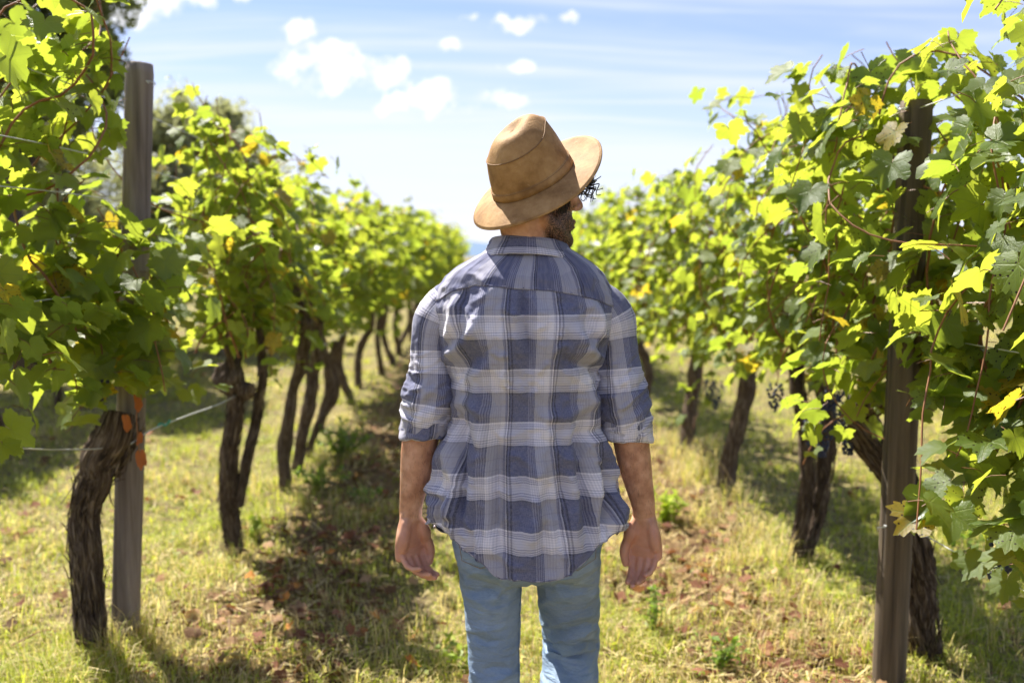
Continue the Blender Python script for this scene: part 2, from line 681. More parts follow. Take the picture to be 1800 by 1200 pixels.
LEAF = mat_leaf()
BARK = mat_bark()
CANE = mat_plain('cane_bark', (0.30, 0.125, 0.05), 0.6, 0, 0.35, 60)
PETIOLE = mat_plain('petiole', (0.22, 0.10, 0.045), 0.5, 0, 0.35, 40)
WIRE = mat_plain('galvanised_wire', (0.68, 0.68, 0.66), 0.45, 0.5, 0.3, 80)
POST_GREY = mat_wood('weathered_post', (0.10, 0.078, 0.064), (0.23, 0.185, 0.155), (0.38, 0.32, 0.27))
POST_GREEN = mat_wood('treated_post', (0.06, 0.044, 0.03), (0.13, 0.098, 0.066), (0.23, 0.175, 0.12))
GRAPE = mat_plain('grape_skin', (0.035, 0.042, 0.10), 0.45, 0, 0.45, 55, 0.5)

# ================================================================== ground and far hills
ROW_L, ROW_R, ROW_LL = -1.36, 1.42, -4.05


def gz(x, y):
    x = np.asarray(x, float)
    y = np.asarray(y, float)
    near = np.clip(1.6 - np.hypot(x, y - 8) / 40, 0, 1)
    z = 0.05 * np.exp(-((x - ROW_L) / 0.4) ** 2) + 0.05 * np.exp(-((x - ROW_R) / 0.4) ** 2) + 0.05 * np.exp(-((x - ROW_LL) / 0.4) ** 2)
    p = np.column_stack([x.ravel() * 1.7, y.ravel() * 1.7, np.zeros(x.size)])
    q = np.column_stack([x.ravel() * 7, y.ravel() * 7, np.ones(x.size)])
    return (z + (0.035 * vnoise(p, 3) + 0.012 * vnoise(q, 4)).reshape(x.shape)) * near


def zone(x, y):
    """dryness (0 green .. 1 straw) and litter (0..1) of the ground cover"""
    p = np.column_stack([x, y, np.zeros(len(x))])
    n = fbm(p * 1.3, 21, 3)
    n2 = fbm(p * 2.6, 33, 3)
    strip_l = np.exp(-((x + 0.80) / 0.38) ** 2)
    strip_r = np.exp(-((x - 1.02) / 0.42) ** 2)
    dry = 0.30 + 0.55 * strip_r + 0.22 * strip_l + 0.65 * n
    lit = 0.8 * strip_l + 0.65 * strip_r + 0.75 * n2 - 0.08
    return np.clip(dry, 0, 1), np.clip(lit, 0, 1)


def mat_ground():
    k = Nodes('vineyard_soil')
    o = k.obj()
    n1 = k.noise(o, 0.9, 5, 0.6)
    n2 = k.noise(o, 9, 6, 0.65)
    n3 = k.noise(o, 70, 4, 0.6)
    c = k.ramp(n1, [(0.35, (0.13, 0.15, 0.03)), (0.5, (0.21, 0.19, 0.055)), (0.66, (0.26, 0.20, 0.095))])
    soil = k.ramp(n3, [(0.3, (0.05, 0.032, 0.018)), (0.6, (0.15, 0.10, 0.06)), (0.8, (0.30, 0.23, 0.13))])
    c = k.mix(k.mr(n2, 0.42, 0.62), c, soil)
    c = k.mix(k.math('MULTIPLY', n3, 0.35), c, (0.28, 0.24, 0.12))
    # dead leaves and bare soil under the vines
    sx = k.n('ShaderNodeSeparateXYZ')
    k.l(o, sx.inputs[0])
    st = None
    for x0, w in ((-0.80, 0.6), (1.0, 0.6)):
        d = k.math('ABSOLUTE', k.math('SUBTRACT', sx.outputs[0], x0))
        m = k.mr(k.math('ADD', d, k.math('MULTIPLY', k.math('SUBTRACT', n2, 0.5), 0.9)), w, 0.1)
        st = m if st is None else k.math('MAXIMUM', st, m)
    br = k.ramp(k.noise(o, 24, 4, 0.6), [(0.3, (0.05, 0.026, 0.014)), (0.5, (0.14, 0.075, 0.035)), (0.7, (0.27, 0.18, 0.10))])
    c = k.mix(k.math('MULTIPLY', st, 0.75), c, br)
    h = k.math('ADD', k.math('MULTIPLY', n2, 0.6), k.math('MULTIPLY', n3, 0.4))
    return k.done(k.principled(c, 0.95, k.bump(h, 0.9, 0.05), 0.1))


def build_ground():
    far = np.array([12, 18, 28, 45, 80, 160, 400, 1000, 3000, 9000.0])
    xs = np.concatenate([-far[::-1], np.arange(-9, 9.01, 0.13), far])
    ys = np.concatenate([-far[::-1], np.arange(-4, 26, 0.13), 26 + far])
    X, Y = np.meshgrid(xs, ys)
    Z = gz(X, Y)
    V = np.column_stack([X.ravel(), Y.ravel(), Z.ravel()])
    o = link('ground', mesh_of('ground', V, grid_faces(len(ys), len(xs), False), mat_ground()))
    o['kind'] = 'structure'
    # blue hills at the horizon
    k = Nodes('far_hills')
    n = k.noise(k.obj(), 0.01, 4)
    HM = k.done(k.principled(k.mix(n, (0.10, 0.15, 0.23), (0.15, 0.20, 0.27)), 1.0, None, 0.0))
    a = np.linspace(R(-75), R(75), 260)
    rr = np.array([2600, 3000, 3400, 3800, 4300.0])
    prof = np.array([0, 0.55, 1.0, 0.6, 0.0])
    A, RR = np.meshgrid(a, rr)
    hgt = 52 + 30 * vnoise(np.column_stack([A.ravel() * 7, np.zeros(A.size), np.zeros(A.size)]), 9) + 14 * vnoise(np.column_stack([A.ravel() * 31, RR.ravel() * 0.002, np.zeros(A.size)]), 10)
    Z = np.repeat(prof, len(a)) * np.maximum(hgt, 10)
    V = np.column_stack([(np.sin(A) * RR).ravel(), (np.cos(A) * RR).ravel(), Z - 1.0])
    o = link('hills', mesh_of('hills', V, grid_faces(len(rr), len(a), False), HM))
    o['kind'] = 'structure'


build_ground()


# ================================================================== trees at the left edge of the vineyard
def leaf_cloud(rng, centres, radii, n, size, cols, aspect=0.42):
    """small leaf-shaped quads spread through clumps -> verts, faces, colours"""
    k = rng.integers(0, len(centres), n)
    d = rng.normal(size=(n, 3))
    d /= np.linalg.norm(d, axis=1)[:, None]
    rad = rng.random(n) ** 0.5
    p = centres[k] + d * (rad * radii[k])[:, None]
    a = rng.normal(size=(n, 3)) + d * 0.6
    a /= np.linalg.norm(a, axis=1)[:, None]
    b = np.cross(a, rng.normal(size=(n, 3)))
    b /= np.linalg.norm(b, axis=1)[:, None]
    s = size * rng.uniform(0.6, 1.35, n)[:, None]
    c = np.cross(a, b)
    V = np.stack([p - a * s, p + b * s * aspect + c * s * 0.12, p + a * s, p - b * s * aspect + c * s * 0.12], 1).reshape(-1, 3)
    F = np.arange(n * 4).reshape(n, 4)
    t = rng.random(n)[:, None] * 0.7 + 0.3 * rng.random(len(centres))[k][:, None]
    C = cols[0] * (1 - t) + cols[1] * t
    C = np.repeat(np.column_stack([C, np.ones(n)]), 4, 0)
    return V, F, C


TREE_LEAF = mat_tint('tree_leaf', 0.35, 0.55, 0.4, 1.7)
TREE_BARK = mat_plain('tree_bark', (0.12, 0.09, 0.07), 0.9, 0, 0.4, 12, 0.2, 0.8)


def tree(name, label, base, trunk_h, trunk_r, crown_c, crown_r, n_clump, clump_r, n_leaf, size, cols, seed, cat='tree', flat=0.0, spikes=0.0):
    rng = np.random.default_rng(seed)
    base = np.array([base[0], base[1], float(gz(base[0], base[1]))])
    t = thing(name, base, label, cat)
    cc = np.asarray(crown_c) - base
    cr = np.asarray(crown_r)
    d = rng.normal(size=(n_clump, 3))
    d /= np.linalg.norm(d, axis=1)[:, None]
    cen = cc + d * cr * (rng.uniform(0.25, 1.0, n_clump) ** 0.6)[:, None]
    rad = clump_r * rng.uniform(0.55, 1.25, n_clump)
    if spikes:
        up = (d[:, 2] > 0.1) & (rng.random(n_clump) < 0.6)
        add = []
        for c, r in zip(cen[up], rad[up]):
            for q in range(4):
                add.append((c + np.array([rng.normal(0, 0.04), rng.normal(0, 0.04), r * 0.6 + q * spikes * 0.22]), r * (0.42 - q * 0.09)))
        cen = np.vstack([cen] + [a[0][None] for a in add])
        rad = np.concatenate([rad, [a[1] for a in add]])
    V, F, C = leaf_cloud(rng, cen, rad, n_leaf, size, cols)
    tag(link('crown', mesh_of('crown', V, F, TREE_LEAF, color=C, smooth_sh=False), t), kind='stuff')
    parts = []
    top = np.array([cc[0] * 0.7, cc[1] * 0.7, trunk_h])
    path = spline(np.array([[0, 0, -0.1], [0.05, 0.02, trunk_h * 0.4], top, cc]), 0.2)
    parts.append(tube(path, np.linspace(trunk_r, trunk_r * 0.35, len(path)), 10))
    for i in range(0, n_clump, max(1, n_clump // 22)):
        p0 = path[int(len(path) * rng.uniform(0.5, 0.95))]
        mid = (p0 + cen[i]) / 2 + rng.normal(0, 0.12, 3)
        q = spline(np.array([p0, mid, cen[i]]), 0.25)
        parts.append(tube(q, np.linspace(trunk_r * 0.3, 0.012, len(q)), 5, False))
    V, F = join(parts)
    link('trunk', mesh_of('trunk', V, F, TREE_BARK), t)
    return t


OLIVE = np.array([[0.24, 0.25, 0.14], [0.46, 0.47, 0.32]])
DARKG = np.array([[0.09, 0.11, 0.045], [0.24, 0.27, 0.10]])


def build_trees():
    c = at(385, 285, 16.0)
    tree('olive_tree', 'round grey-green olive tree showing between wooden post and second vine of left row', (c[0], 16.0), 1.3, 0.16,
         (c[0] - 0.25, 16.0, 2.6), (1.3, 1.2, 1.5), 210, 0.30, 80000, 0.045, OLIVE, 5, spikes=0.28)
    c = at(60, 100, 12.0)
    tree('broadleaf_tree', 'tall dark leafy tree rising behind the vines at top left corner', (c[0] - 0.4, 12.0), 2.2, 0.2,
         (c[0] - 0.35, 12.0, 4.5), (1.55, 1.4, 1.8), 190, 0.36, 60000, 0.055, DARKG, 6)
    c = at(150, 330, 15.0)
    tree('olive_tree', 'low spreading olive tree directly behind the nearest left vine', (c[0], 15.0), 1.0, 0.14,
         (c[0], 15.0, 2.2), (1.5, 1.1, 1.35), 110, 0.36, 36000, 0.05, OLIVE * 0.9, 7, spikes=0.2)
    for i, (px, Y, s, lab) in enumerate([(-60, 13.5, 1.0, 'dark rounded bush at left edge beyond the second vine row'),
                                         (45, 14.5, 0.8, 'dark low bush behind nearest left trunk, beyond the second vine row'),
                                         (-220, 15, 1.2, 'dark dense bush just outside the left edge of the view')][:2]):
        c = at(px, 520, Y)
        tree('bush', lab, (c[0], Y), 0.3, 0.05, (c[0], Y, 0.75 * s), (1.3 * s, 0.9, 0.6 * s), 26, 0.36, 7000, 0.05, DARKG, 40 + i, 'bush')


build_trees()


# ================================================================== grapevines
def leaf_outline(n, teeth, rng=None, jit=0.0):
    """grape leaf: five lobes, toothed; petiole joins at the origin, tip towards +y; -> (n,2)"""
    key = np.array([[0, 1.0], [14, 0.80], [27, 0.62], [40, 0.78], [55, 0.90], [70, 0.74], [86, 0.60], [100, 0.66], [116, 0.72], [135, 0.60],
                    [155, 0.46], [170, 0.30], [180, 0.06]])
    ph = np.linspace(-180, 180, n, endpoint=False) + 180.0 / n
    r = np.interp(np.abs(ph), key[:, 0], key[:, 1])
    if teeth:
        r = r * (1 + teeth * np.where(np.arange(n) % 2 == 0, 1, -1) * np.clip((178 - np.abs(ph)) / 40, 0, 1))
    if rng is not None:
        r = r * (1 + jit * rng.normal(size=n))
    return np.column_stack([r * np.sin(R(1) * ph), r * np.cos(R(1) * ph)])


def bend(P, rng):
    x, y = P[:, 0], P[:, 1]
    f = rng.uniform(0.05, 0.38)
    c1, c2 = rng.uniform(-0.10, 0.28), rng.uniform(-0.22, 0.22)
    ph = rng.uniform(0, 6.28)
    a = np.arctan2(x, y)
    r = np.hypot(x, y)
    z = f * np.abs(x) - c1 * y * y - c2 * x * np.abs(x) + 0.09 * r ** 2 * np.sin(3 * a + ph) + 0.05 * r ** 3 * np.sin(7 * a + ph * 2) - 0.10 * r ** 3
    return np.column_stack([x, y, z])


def hi_leaf(seed):
    rng = np.random.default_rng(seed)
    n = 44
    out = leaf_outline(n, 0.065, rng, 0.035)
    inn = leaf_outline(n // 2, 0, None) * 0.52
    P2 = np.vstack([[[0, 0]], inn, out])
    V = bend(P2, rng)
    F = []
    h = n // 2
    for i in range(h - 1):
        F.append((0, 1 + i + 1, 1 + i))
    for i in range(h):
        o0, o1, o2 = 1 + h + 2 * i, 1 + h + 2 * i + 1, 1 + h + (2 * i + 2) % n
        F.append((1 + i, o1, o0))
        if i < h - 1:
            F.append((1 + i, 1 + i + 1, o1))
            F.append((1 + i + 1, o2, o1))
    uv = P2 * 0.5 + np.array([0.5, 0.35])
    m = [0] * len(F)
    # the leaf stalk
    L = rng.uniform(0.7, 1.1)
    q = spline(np.array([[0, 0, 0.0], [0.03, -0.3 * L, -0.12], [0, -0.75 * L, -0.5]]), 0.25)
    tv, tf = tube(q, np.linspace(0.016, 0.022, len(q)), 3, False)
    b = len(V)
    V = np.vstack([V, tv])
    uv = np.vstack([uv, np.full((len(tv), 2), 0.5)])
    F += [tuple(int(i) + b for i in f) for f in tf]
    m += [1] * len(tf)
    return mesh_of('leaf', V, F, [LEAF, PETIOLE], uv=uv, mat_idx=m)


HI = [hi_leaf(100 + i) for i in range(9)]
HI_SPOT = []
for i in range(4):                     # leaves with blight spots
    me = HI[i * 2].copy()
    a_ = me.color_attributes.new('tint', 'FLOAT_COLOR', 'POINT')
    a_.data.foreach_set('color', np.tile(np.array([0.0, 0.5, 0, 1], np.float32), len(me.vertices)))
    HI_SPOT.append(me)


def lo_variants(n):
    out = []
    for i in range(8):
        rng = np.random.default_rng(300 + i)
        P = np.vstack([[[0, 0.0]], leaf_outline(n, 0.05, rng, 0.05)])
        out.append((bend(P, rng), P * 0.5 + np.array([0.5, 0.35])))
    F = np.array([(0, 1 + (i + 1), 1 + i) for i in range(n - 1)])
    return out, F


LO = {n: lo_variants(n) for n in (10, 18, 26)}


def leaf_frames(rng, pos, out, bias_sun=0.5):
    n = len(pos)
    nor = out * 0.75 + np.array([0, 0, 0.55]) + np.array(SUN_DIR) * bias_sun + rng.normal(0, 0.55, (n, 3))
    nor /= np.linalg.norm(nor, axis=1)[:, None]
    tip = np.array([0, 0, -1.0]) + out * 0.45 + rng.normal(0, 0.45, (n, 3))
    tip -= nor * np.sum(nor * tip, 1)[:, None]
    tip /= np.linalg.norm(tip, axis=1)[:, None]
    return np.cross(tip, nor), tip, nor


def leaf_mesh(name, rng, pos, S, T, Nn, size, lod):
    var, F = LO[lod]
    n = len(pos)
    k = rng.integers(0, len(var), n)
    VV = np.stack([v[0] for v in var])[k]                     # n, m, 3
    UV = np.stack([v[1] for v in var])[k]
    V = pos[:, None, :] + size[:, None, None] * (VV[:, :, 0:1] * S[:, None, :] + VV[:, :, 1:2] * T[:, None, :] + VV[:, :, 2:3] * Nn[:, None, :])
    m = VV.shape[1]
    FF = (F[None] + (np.arange(n) * m)[:, None, None]).reshape(-1, 3)
    C = np.zeros((n, m, 4))
    C[:, :, 0] = rng.random(n)[:, None]
    C[:, :, 3] = 1
    return mesh_of(name, V.reshape(-1, 3), FF, LEAF, uv=UV.reshape(-1, 2), color=C.reshape(-1, 4))


def grow(rng, y0, y1, xr, zlow, ztop, thick, n_shoot, droop=0.3, node=0.071, lean=0.0):
    """shoots that climb from the cordon -> list of cane paths, leaf positions and outward directions"""
    canes, pos, out = [], [], []
    for i in range(n_shoot):
        y = y0 + (y1 - y0) * (i + rng.random()) / n_shoot
        top = ztop(y) if callable(ztop) else ztop
        x = xr + rng.normal(0, 0.06)
        z = zlow + rng.uniform(0.0, 0.22)
        hang = rng.random() < droop
        side = -1 if rng.random() < 0.5 else 1
        zt = zlow + (top - zlow) * (rng.uniform(0.60, 1.03) if not hang else rng.uniform(0.45, 0.85))
        d = np.array([rng.normal(0, 0.22) + lean, rng.normal(0, 0.25), 1.0])
        p = np.array([x, y, z])
        path = [p.copy()]
        st = 0.06
        turned = False
        for q in range(40):
            d = d + rng.normal(0, 0.16, 3)
            off = (p[0] - xr) / thick
            d[0] -= 0.22 * off * (0 if turned else 1)
            if hang and p[2] > zt:
                turned = True
            if turned:
                d += np.array([side * 0.10, 0, -0.34])
                if p[2] < zlow + 0.0 or abs(p[0] - xr) > thick * 1.5:
                    break
            elif p[2] > zt:
                break
            d /= np.linalg.norm(d)
            p = p + d * st
            path.append(p.copy())
        path = np.array(path)
        canes.append(path)
        s = np.arange(0, (len(path) - 1) * st, node)
        idx = np.clip((s / st).astype(int), 0, len(path) - 1)
        for j, q in enumerate(idx):
            a = rng.uniform(0, 2 * math.pi)
            o = np.array([math.cos(a) * 1.25, math.sin(a) * 0.8, rng.normal(0, 0.3)])
            o[0] += 0.5 * np.sign(path[q][0] - xr)
            o /= np.linalg.norm(o)
            L = rng.uniform(0.04, 0.11)
            pos.append(path[q] + o * L)
            out.append(o)
            if rng.random() < 0.28:                      # a lateral leaf further out
                pos.append(path[q] + o * (L + rng.uniform(0.07, 0.15)) + rng.normal(0, 0.03, 3))
                out.append(o)
    # skirt of leaves round the head of the trunk
    m = int(48 * (y1 - y0))
    P = np.column_stack([xr + rng.normal(0, thick * 0.62, m), rng.uniform(y0, y1, m), zlow + rng.uniform(-0.10, 0.38, m)])
    O = np.column_stack([np.sign(P[:, 0] - xr) * 0.8 + rng.normal(0, 0.3, m), rng.normal(0, 0.5, m), rng.normal(0, 0.2, m)])
    pos = np.vstack([np.array(pos), P])
    out = np.vstack([np.array(out), O / np.linalg.norm(O, axis=1)[:, None]])
    return canes, pos, out


def trunk_mesh(name, stems, sides, step, seed, mat=BARK, burls=()):
    """gnarled stems: each a list of (x, y, z, radius)"""
    Vs, Fs, UVs, o = [], [], [], 0
    for si, st in enumerate(stems):
        S = spline(np.array(st), step)
        p, r = S[:, :3], S[:, 3]
        s = np.concatenate([[0], np.cumsum(np.linalg.norm(np.diff(p, axis=0), axis=1))])
        q3 = np.column_stack([s * 9, np.full(len(s), seed * 3.1 + si), np.zeros(len(s))])
        wob = np.column_stack([vnoise(q3, 1), vnoise(q3, 2), np.zeros(len(s))]) * (r * 0.28)[:, None]
        p = p + wob
        T, A, B = frames(p)
        th = np.arange(sides) * 2 * math.pi / sides
        S2, TH = np.meshgrid(s, th, indexing='ij')
        tw = TH + S2 * 0.9 + 0.4 * np.sin(S2 * 7 + seed)
        q = np.column_stack([np.cos(tw).ravel() * 3.2, np.sin(tw).ravel() * 3.2, S2.ravel() * 6 + seed * 7.7 + si])
        rib = 1 - np.abs(vnoise(q, seed)) * 2
        q2 = np.column_stack([np.cos(TH).ravel() * 1.2, np.sin(TH).ravel() * 1.2, S2.ravel() * 8 + seed])
        lump = vnoise(q2, seed + 5)
        q4 = np.column_stack([np.cos(tw).ravel() * 7, np.sin(tw).ravel() * 7, S2.ravel() * 9 + seed])
        fine = vnoise(q4, seed + 8)
        k = (0.92 + 0.15 * rib + 0.26 * lump + 0.13 * fine).reshape(S2.shape)
        rr = r[:, None] * k
        V = p[:, None, :] + rr[..., None] * (np.cos(TH)[..., None] * A[:, None, :] + np.sin(TH)[..., None] * B[:, None, :])
        Vs.append(V.reshape(-1, 3))
        F = grid_faces(len(s), sides) + o
        Fs += [tuple(int(i) for i in f) for f in F]
        e = o + (len(s) - 1) * sides
        Fs.append(tuple(range(e, e + sides)))
        UVs.append(np.column_stack([(TH / (2 * math.pi) * 0.6).ravel() + S2.ravel() * 0.12, S2.ravel() * 1.4 + si]))
        o += len(s) * sides
    for bi, (c, rad) in enumerate(burls):
        v, f = ellipsoid(c, rad, None, 28, 18)
        d = v - np.asarray(c)
        n = fbm(d / np.mean(rad) * 1.7, seed + 40 + bi, 4, 0.6)
        v = np.asarray(c) + d * (1 + 0.42 * n)[:, None]
        Vs.append(v)
        Fs += [tuple(int(i) + o for i in q) for q in f]
        UVs.append(np.column_stack([d[:, 0] * 3, d[:, 2] * 3]))
        o += len(v)
    return mesh_of(name, np.vstack(Vs), Fs, mat, uv=np.vstack(UVs))


def bark_strips(name, stems, n, seed):
    """shreds of bark peeling off the stems -> one mesh"""
    rng = np.random.default_rng(seed)
    parts, uvs = [], []
    for st in stems:
        S = spline(np.array(st), 0.012)
        p, r = S[:, :3], S[:, 3]
        T, A, B = frames(p)
        L = len(p)
        for i in range(int(n * L * 0.012)):
            m = int(rng.uniform(5, 17))
            if L <= m + 2:
                continue
            k0 = rng.integers(0, L - m)
            th = rng.uniform(0, 6.28) + np.linspace(0, rng.normal(0, 0.5), m)
            t = np.linspace(0, 1, m)
            peel = rng.random() < 0.55
            off = r[k0:k0 + m] * (1.03 + 0.07 * rng.random() + (0.55 * rng.random() * t ** 3 if peel else 0.03 * np.sin(t * 3.1)))
            if rng.random() < 0.5:
                off = off[::-1]
            w = rng.uniform(0.002, 0.006) * np.sin(0.25 + t * 2.6)
            rad = np.cos(th)[:, None] * A[k0:k0 + m] + np.sin(th)[:, None] * B[k0:k0 + m]
            tan = -np.sin(th)[:, None] * A[k0:k0 + m] + np.cos(th)[:, None] * B[k0:k0 + m]
            c = p[k0:k0 + m] + rad * off[:, None]
            V = np.stack([c - tan * w[:, None] - rad * 0.002, c + rad * 0.0015, c + tan * w[:, None] - rad * 0.002], 1).reshape(-1, 3)
            parts.append((V, [tuple(int(x) for x in f) for f in grid_faces(m, 3, False)]))
            u0 = rng.random() * 5
            uvs.append(np.column_stack([np.tile([u0, u0 + 0.006, u0 + 0.012], m), np.repeat(t * m * 0.012 * 1.4, 3) + u0]))
    V, F = join(parts)
    return mesh_of(name, V, F, BARK, uv=np.vstack(uvs))


def grape_cluster(rng, n=46, L=0.15, W=0.045):
    ico = bmesh.new()
    bmesh.ops.create_icosphere(ico, subdivisions=2, radius=1)
    bv = np.array([v.co[:] for v in ico.verts])
    bf = np.array([[v.index for v in f.verts] for f in ico.faces])
    ico.free()
    Vs, Fs = [], []
    for i in range(n):
        t = (i + 0.5) / n
        w = W * (1 - t) ** 0.6 * (0.5 + 0.5 * min(1, t * 6))
        a = i * 2.4
        c = np.array([math.cos(a) * w, math.sin(a) * w, -t * L]) + rng.normal(0, 0.004, 3)
        Vs.append(bv * rng.uniform(0.0068, 0.0088) + c)
        Fs.append(bf + i * len(bv))
    return mesh_of('grape_cluster', np.vstack(Vs), np.vstack(Fs), GRAPE)


_g = np.random.default_rng(77)
CLUSTERS = [grape_cluster(_g), grape_cluster(_g, 60, 0.18, 0.05), grape_cluster(_g, 34, 0.12, 0.042)]
OCC = {}                                # coarse picture cells: which leaves show in front


def vine(seed, y, xr, label, group, stems, span, zlow, ztop, thick=0.3, n_shoot=26, droop=0.3, lod=18, n_obj=300, keep=None, sides=16, step=0.03,
         burls=(), grapes=(), sizes=(0.042, 0.080), spotty=0.0, tubes=True, lean=0.0, extra=None, arms=True):
    rng = np.random.default_rng(seed)
    base = np.array([xr, y, 0.0]) if stems is None else np.array([stems[0][0][0], stems[0][0][1], 0.0])
    base[2] = float(gz(base[0], base[1]))
    t = thing('grapevine', base, label, 'grapevine', group)
    if stems is None:
        w = rng.normal(0, 0.05, 6)
        r0 = rng.uniform(0.034, 0.046)
        stems = [[(xr + w[0], y + w[1], -0.08, r0 * 1.35), (xr + w[0], y + w[1], 0.08, r0 * 1.1), (xr + w[2], y + w[3], 0.45, r0 * 0.9),
                  (xr + w[4], y + w[5], 0.8, r0 * 0.95), (xr, y + w[5] * 2, zlow + 0.18, r0 * 1.15)]]
    loc = [[(a - base[0], b - base[1], c - base[2], d) for a, b, c, d in st] for st in stems]
    head = np.array(loc[0][-1][:3])
    for s_ in (-1, 1) if arms else ():  # cordon arms along the wire
        e = (span[1] if s_ > 0 else span[0]) - base[1]
        r1 = loc[0][-1][3]
        loc.append([(*head, r1 * 0.7), (head[0] * 0.6, head[1] * 0.5 + e * 0.25, head[2] + 0.16, r1 * 0.42), (xr - base[0], e * 0.8, head[2] + 0.24, r1 * 0.2)])
    bl = [(np.asarray(c) - base, r) for c, r in burls]
    link('trunk', trunk_mesh('trunk', loc, sides, step, seed, BARK, bl), t)
    if sides >= 24:
        tag(link('peeling_bark', bark_strips('peeling_bark', loc[:len(stems)], 260 if sides > 40 else 170, seed), t), kind='stuff')
    canes, pos, out = grow(rng, span[0], span[1], xr, zlow, ztop, thick, n_shoot, droop, lean=lean)
    if extra is not None:
        pos = np.vstack([pos, extra[0]])
        out = np.vstack([out, extra[1]])
    zt_ = np.array([ztop(q) for q in pos[:, 1]]) if callable(ztop) else ztop
    m = pos[:, 2] < zt_ + 0.06 + 0.05 * rng.normal(size=len(pos))
    pos, out = pos[m], out[m]
    canes = [c[c[:, 2] < (ztop(c[0, 1]) if callable(ztop) else ztop) + 0.05] for c in canes]
    canes = [c for c in canes if len(c) > 3]
    if keep is not None:
        m = keep(pos)
        pos, out = pos[m], out[m]
        canes = [c for c in canes if keep(c).mean() > 0.9]
    S, T, Nn = leaf_frames(rng, pos, out)
    size = rng.uniform(sizes[0], sizes[1], len(pos))
    px, py, dz = project(pos)
    seen = (px > -40) & (px < 1840) & (py > -40) & (py < 1240) & (dz > 0.5)
    pick = []
    if n_obj:
        cell = 18
        for i in np.argsort(dz):
            if not seen[i]:
                continue
            r = int(size[i] * FPX / dz[i] * 0.5 / cell)
            cx, cy = int(px[i] / cell), int((py[i] + 20) / cell)
            cnt = [OCC.get((cx + a, cy + b), 0) for a in range(-r, r + 1) for b in range(-r, r + 1)]
            if np.mean(cnt) < 1.6:
                pick.append(i)
            for a in range(-r, r + 1):
                for b in range(-r, r + 1):
                    OCC[(cx + a, cy + b)] = OCC.get((cx + a, cy + b), 0) + 1
        pick = sorted(pick, key=lambda i: -size[i] / dz[i])[:n_obj]
    rest = np.ones(len(pos), bool)
    rest[pick] = False
    for i in pick:
        me = HI_SPOT[int(rng.integers(0, 4))] if rng.random() < spotty else HI[int(rng.integers(0, len(HI)))]
        o = bpy.data.objects.new('leaf', me)
        COL.objects.link(o)
        o.parent = t
        M = Matrix.Identity(4)
        for r_ in range(3):
            M[r_][0], M[r_][1], M[r_][2] = S[i][r_] * size[i], T[i][r_] * size[i], Nn[i][r_] * size[i]
            M[r_][3] = pos[i][r_] - base[r_]
        o.matrix_basis = M
    if rest.any():
        me = leaf_mesh('foliage', rng, pos[rest] - base, S[rest], T[rest], Nn[rest], size[rest], lod)
        tag(link('foliage', me, t), kind='stuff')
    if tubes:
        for c in canes:
            if len(c) < 4:
                continue
            v, f = tube(c - base, np.linspace(0.0052, 0.0022, len(c)), 5, False)
            link('cane', mesh_of('cane', v, f, CANE), t)
    for (p, k, rz) in grapes:
        o = link('grape_cluster', CLUSTERS[k], t, np.asarray(p) - base)
        o.rotation_euler = (0.1, 0.05, rz)
        v, f = tube(np.array([[0, 0, -0.01], [0.006, 0, 0.03], [0.0, 0.01, 0.07]]), 0.0025, 5, False)
        link('stem', mesh_of('stem', v, f, CANE), o)
    return t


def stem_px(pts, Y, wpx, slim=0.82):
    """stem through pixels at depth Y (or per point depth); width in pixels -> (x,y,z,r)"""
    out = []
    for q in pts:
        yy = q[2] if len(q) > 2 else Y
        p = at(q[0], q[1], yy)
        w = q[3] if len(q) > 3 else wpx
        out.append((p[0], p[1], p[2], slim * w / 2 / FPX * yy))
    b = list(out[0])
    out.insert(0, (b[0], b[1], min(b[2], 0.02) - 0.15, b[3] * 1.25))
    return out


def near_left_keep(p):
    """the post's upper half stands clear of leaves"""
    x, y, z = p[:, 0], p[:, 1], p[:, 2]
    return ~((z > 1.62) & (x > -1.44 - (2.2 - z) * 0.0) & (y > 2.5) & (y < 4.15) & (x > -0.372 * y - 0.015))


def ragged(h, k):
    """uneven top of a plant along the row"""
    return lambda y: h + 0.26 * max(0.0, math.sin(y * 4.1 + k * 1.7)) ** 2 - 0.16 * max(0.0, math.sin(y * 7.3 + k))


def right_keep(p):
    """few leaves hang before the right post"""
    x, y, z = p[:, 0], p[:, 1], p[:, 2]
    xr, zr = x / y, (z - CAM_H) / y
    low = (y < 3.2) & (zr < -0.115) & (xr < 0.445)
    high = (y < 3.1) & (zr > 0.01) & (zr < 0.16) & (xr < 0.462) & (xr > 0.405)
    few = np.random.default_rng(len(p)).random(len(p)) < 0.12
    return ~(low | (high & ~few))


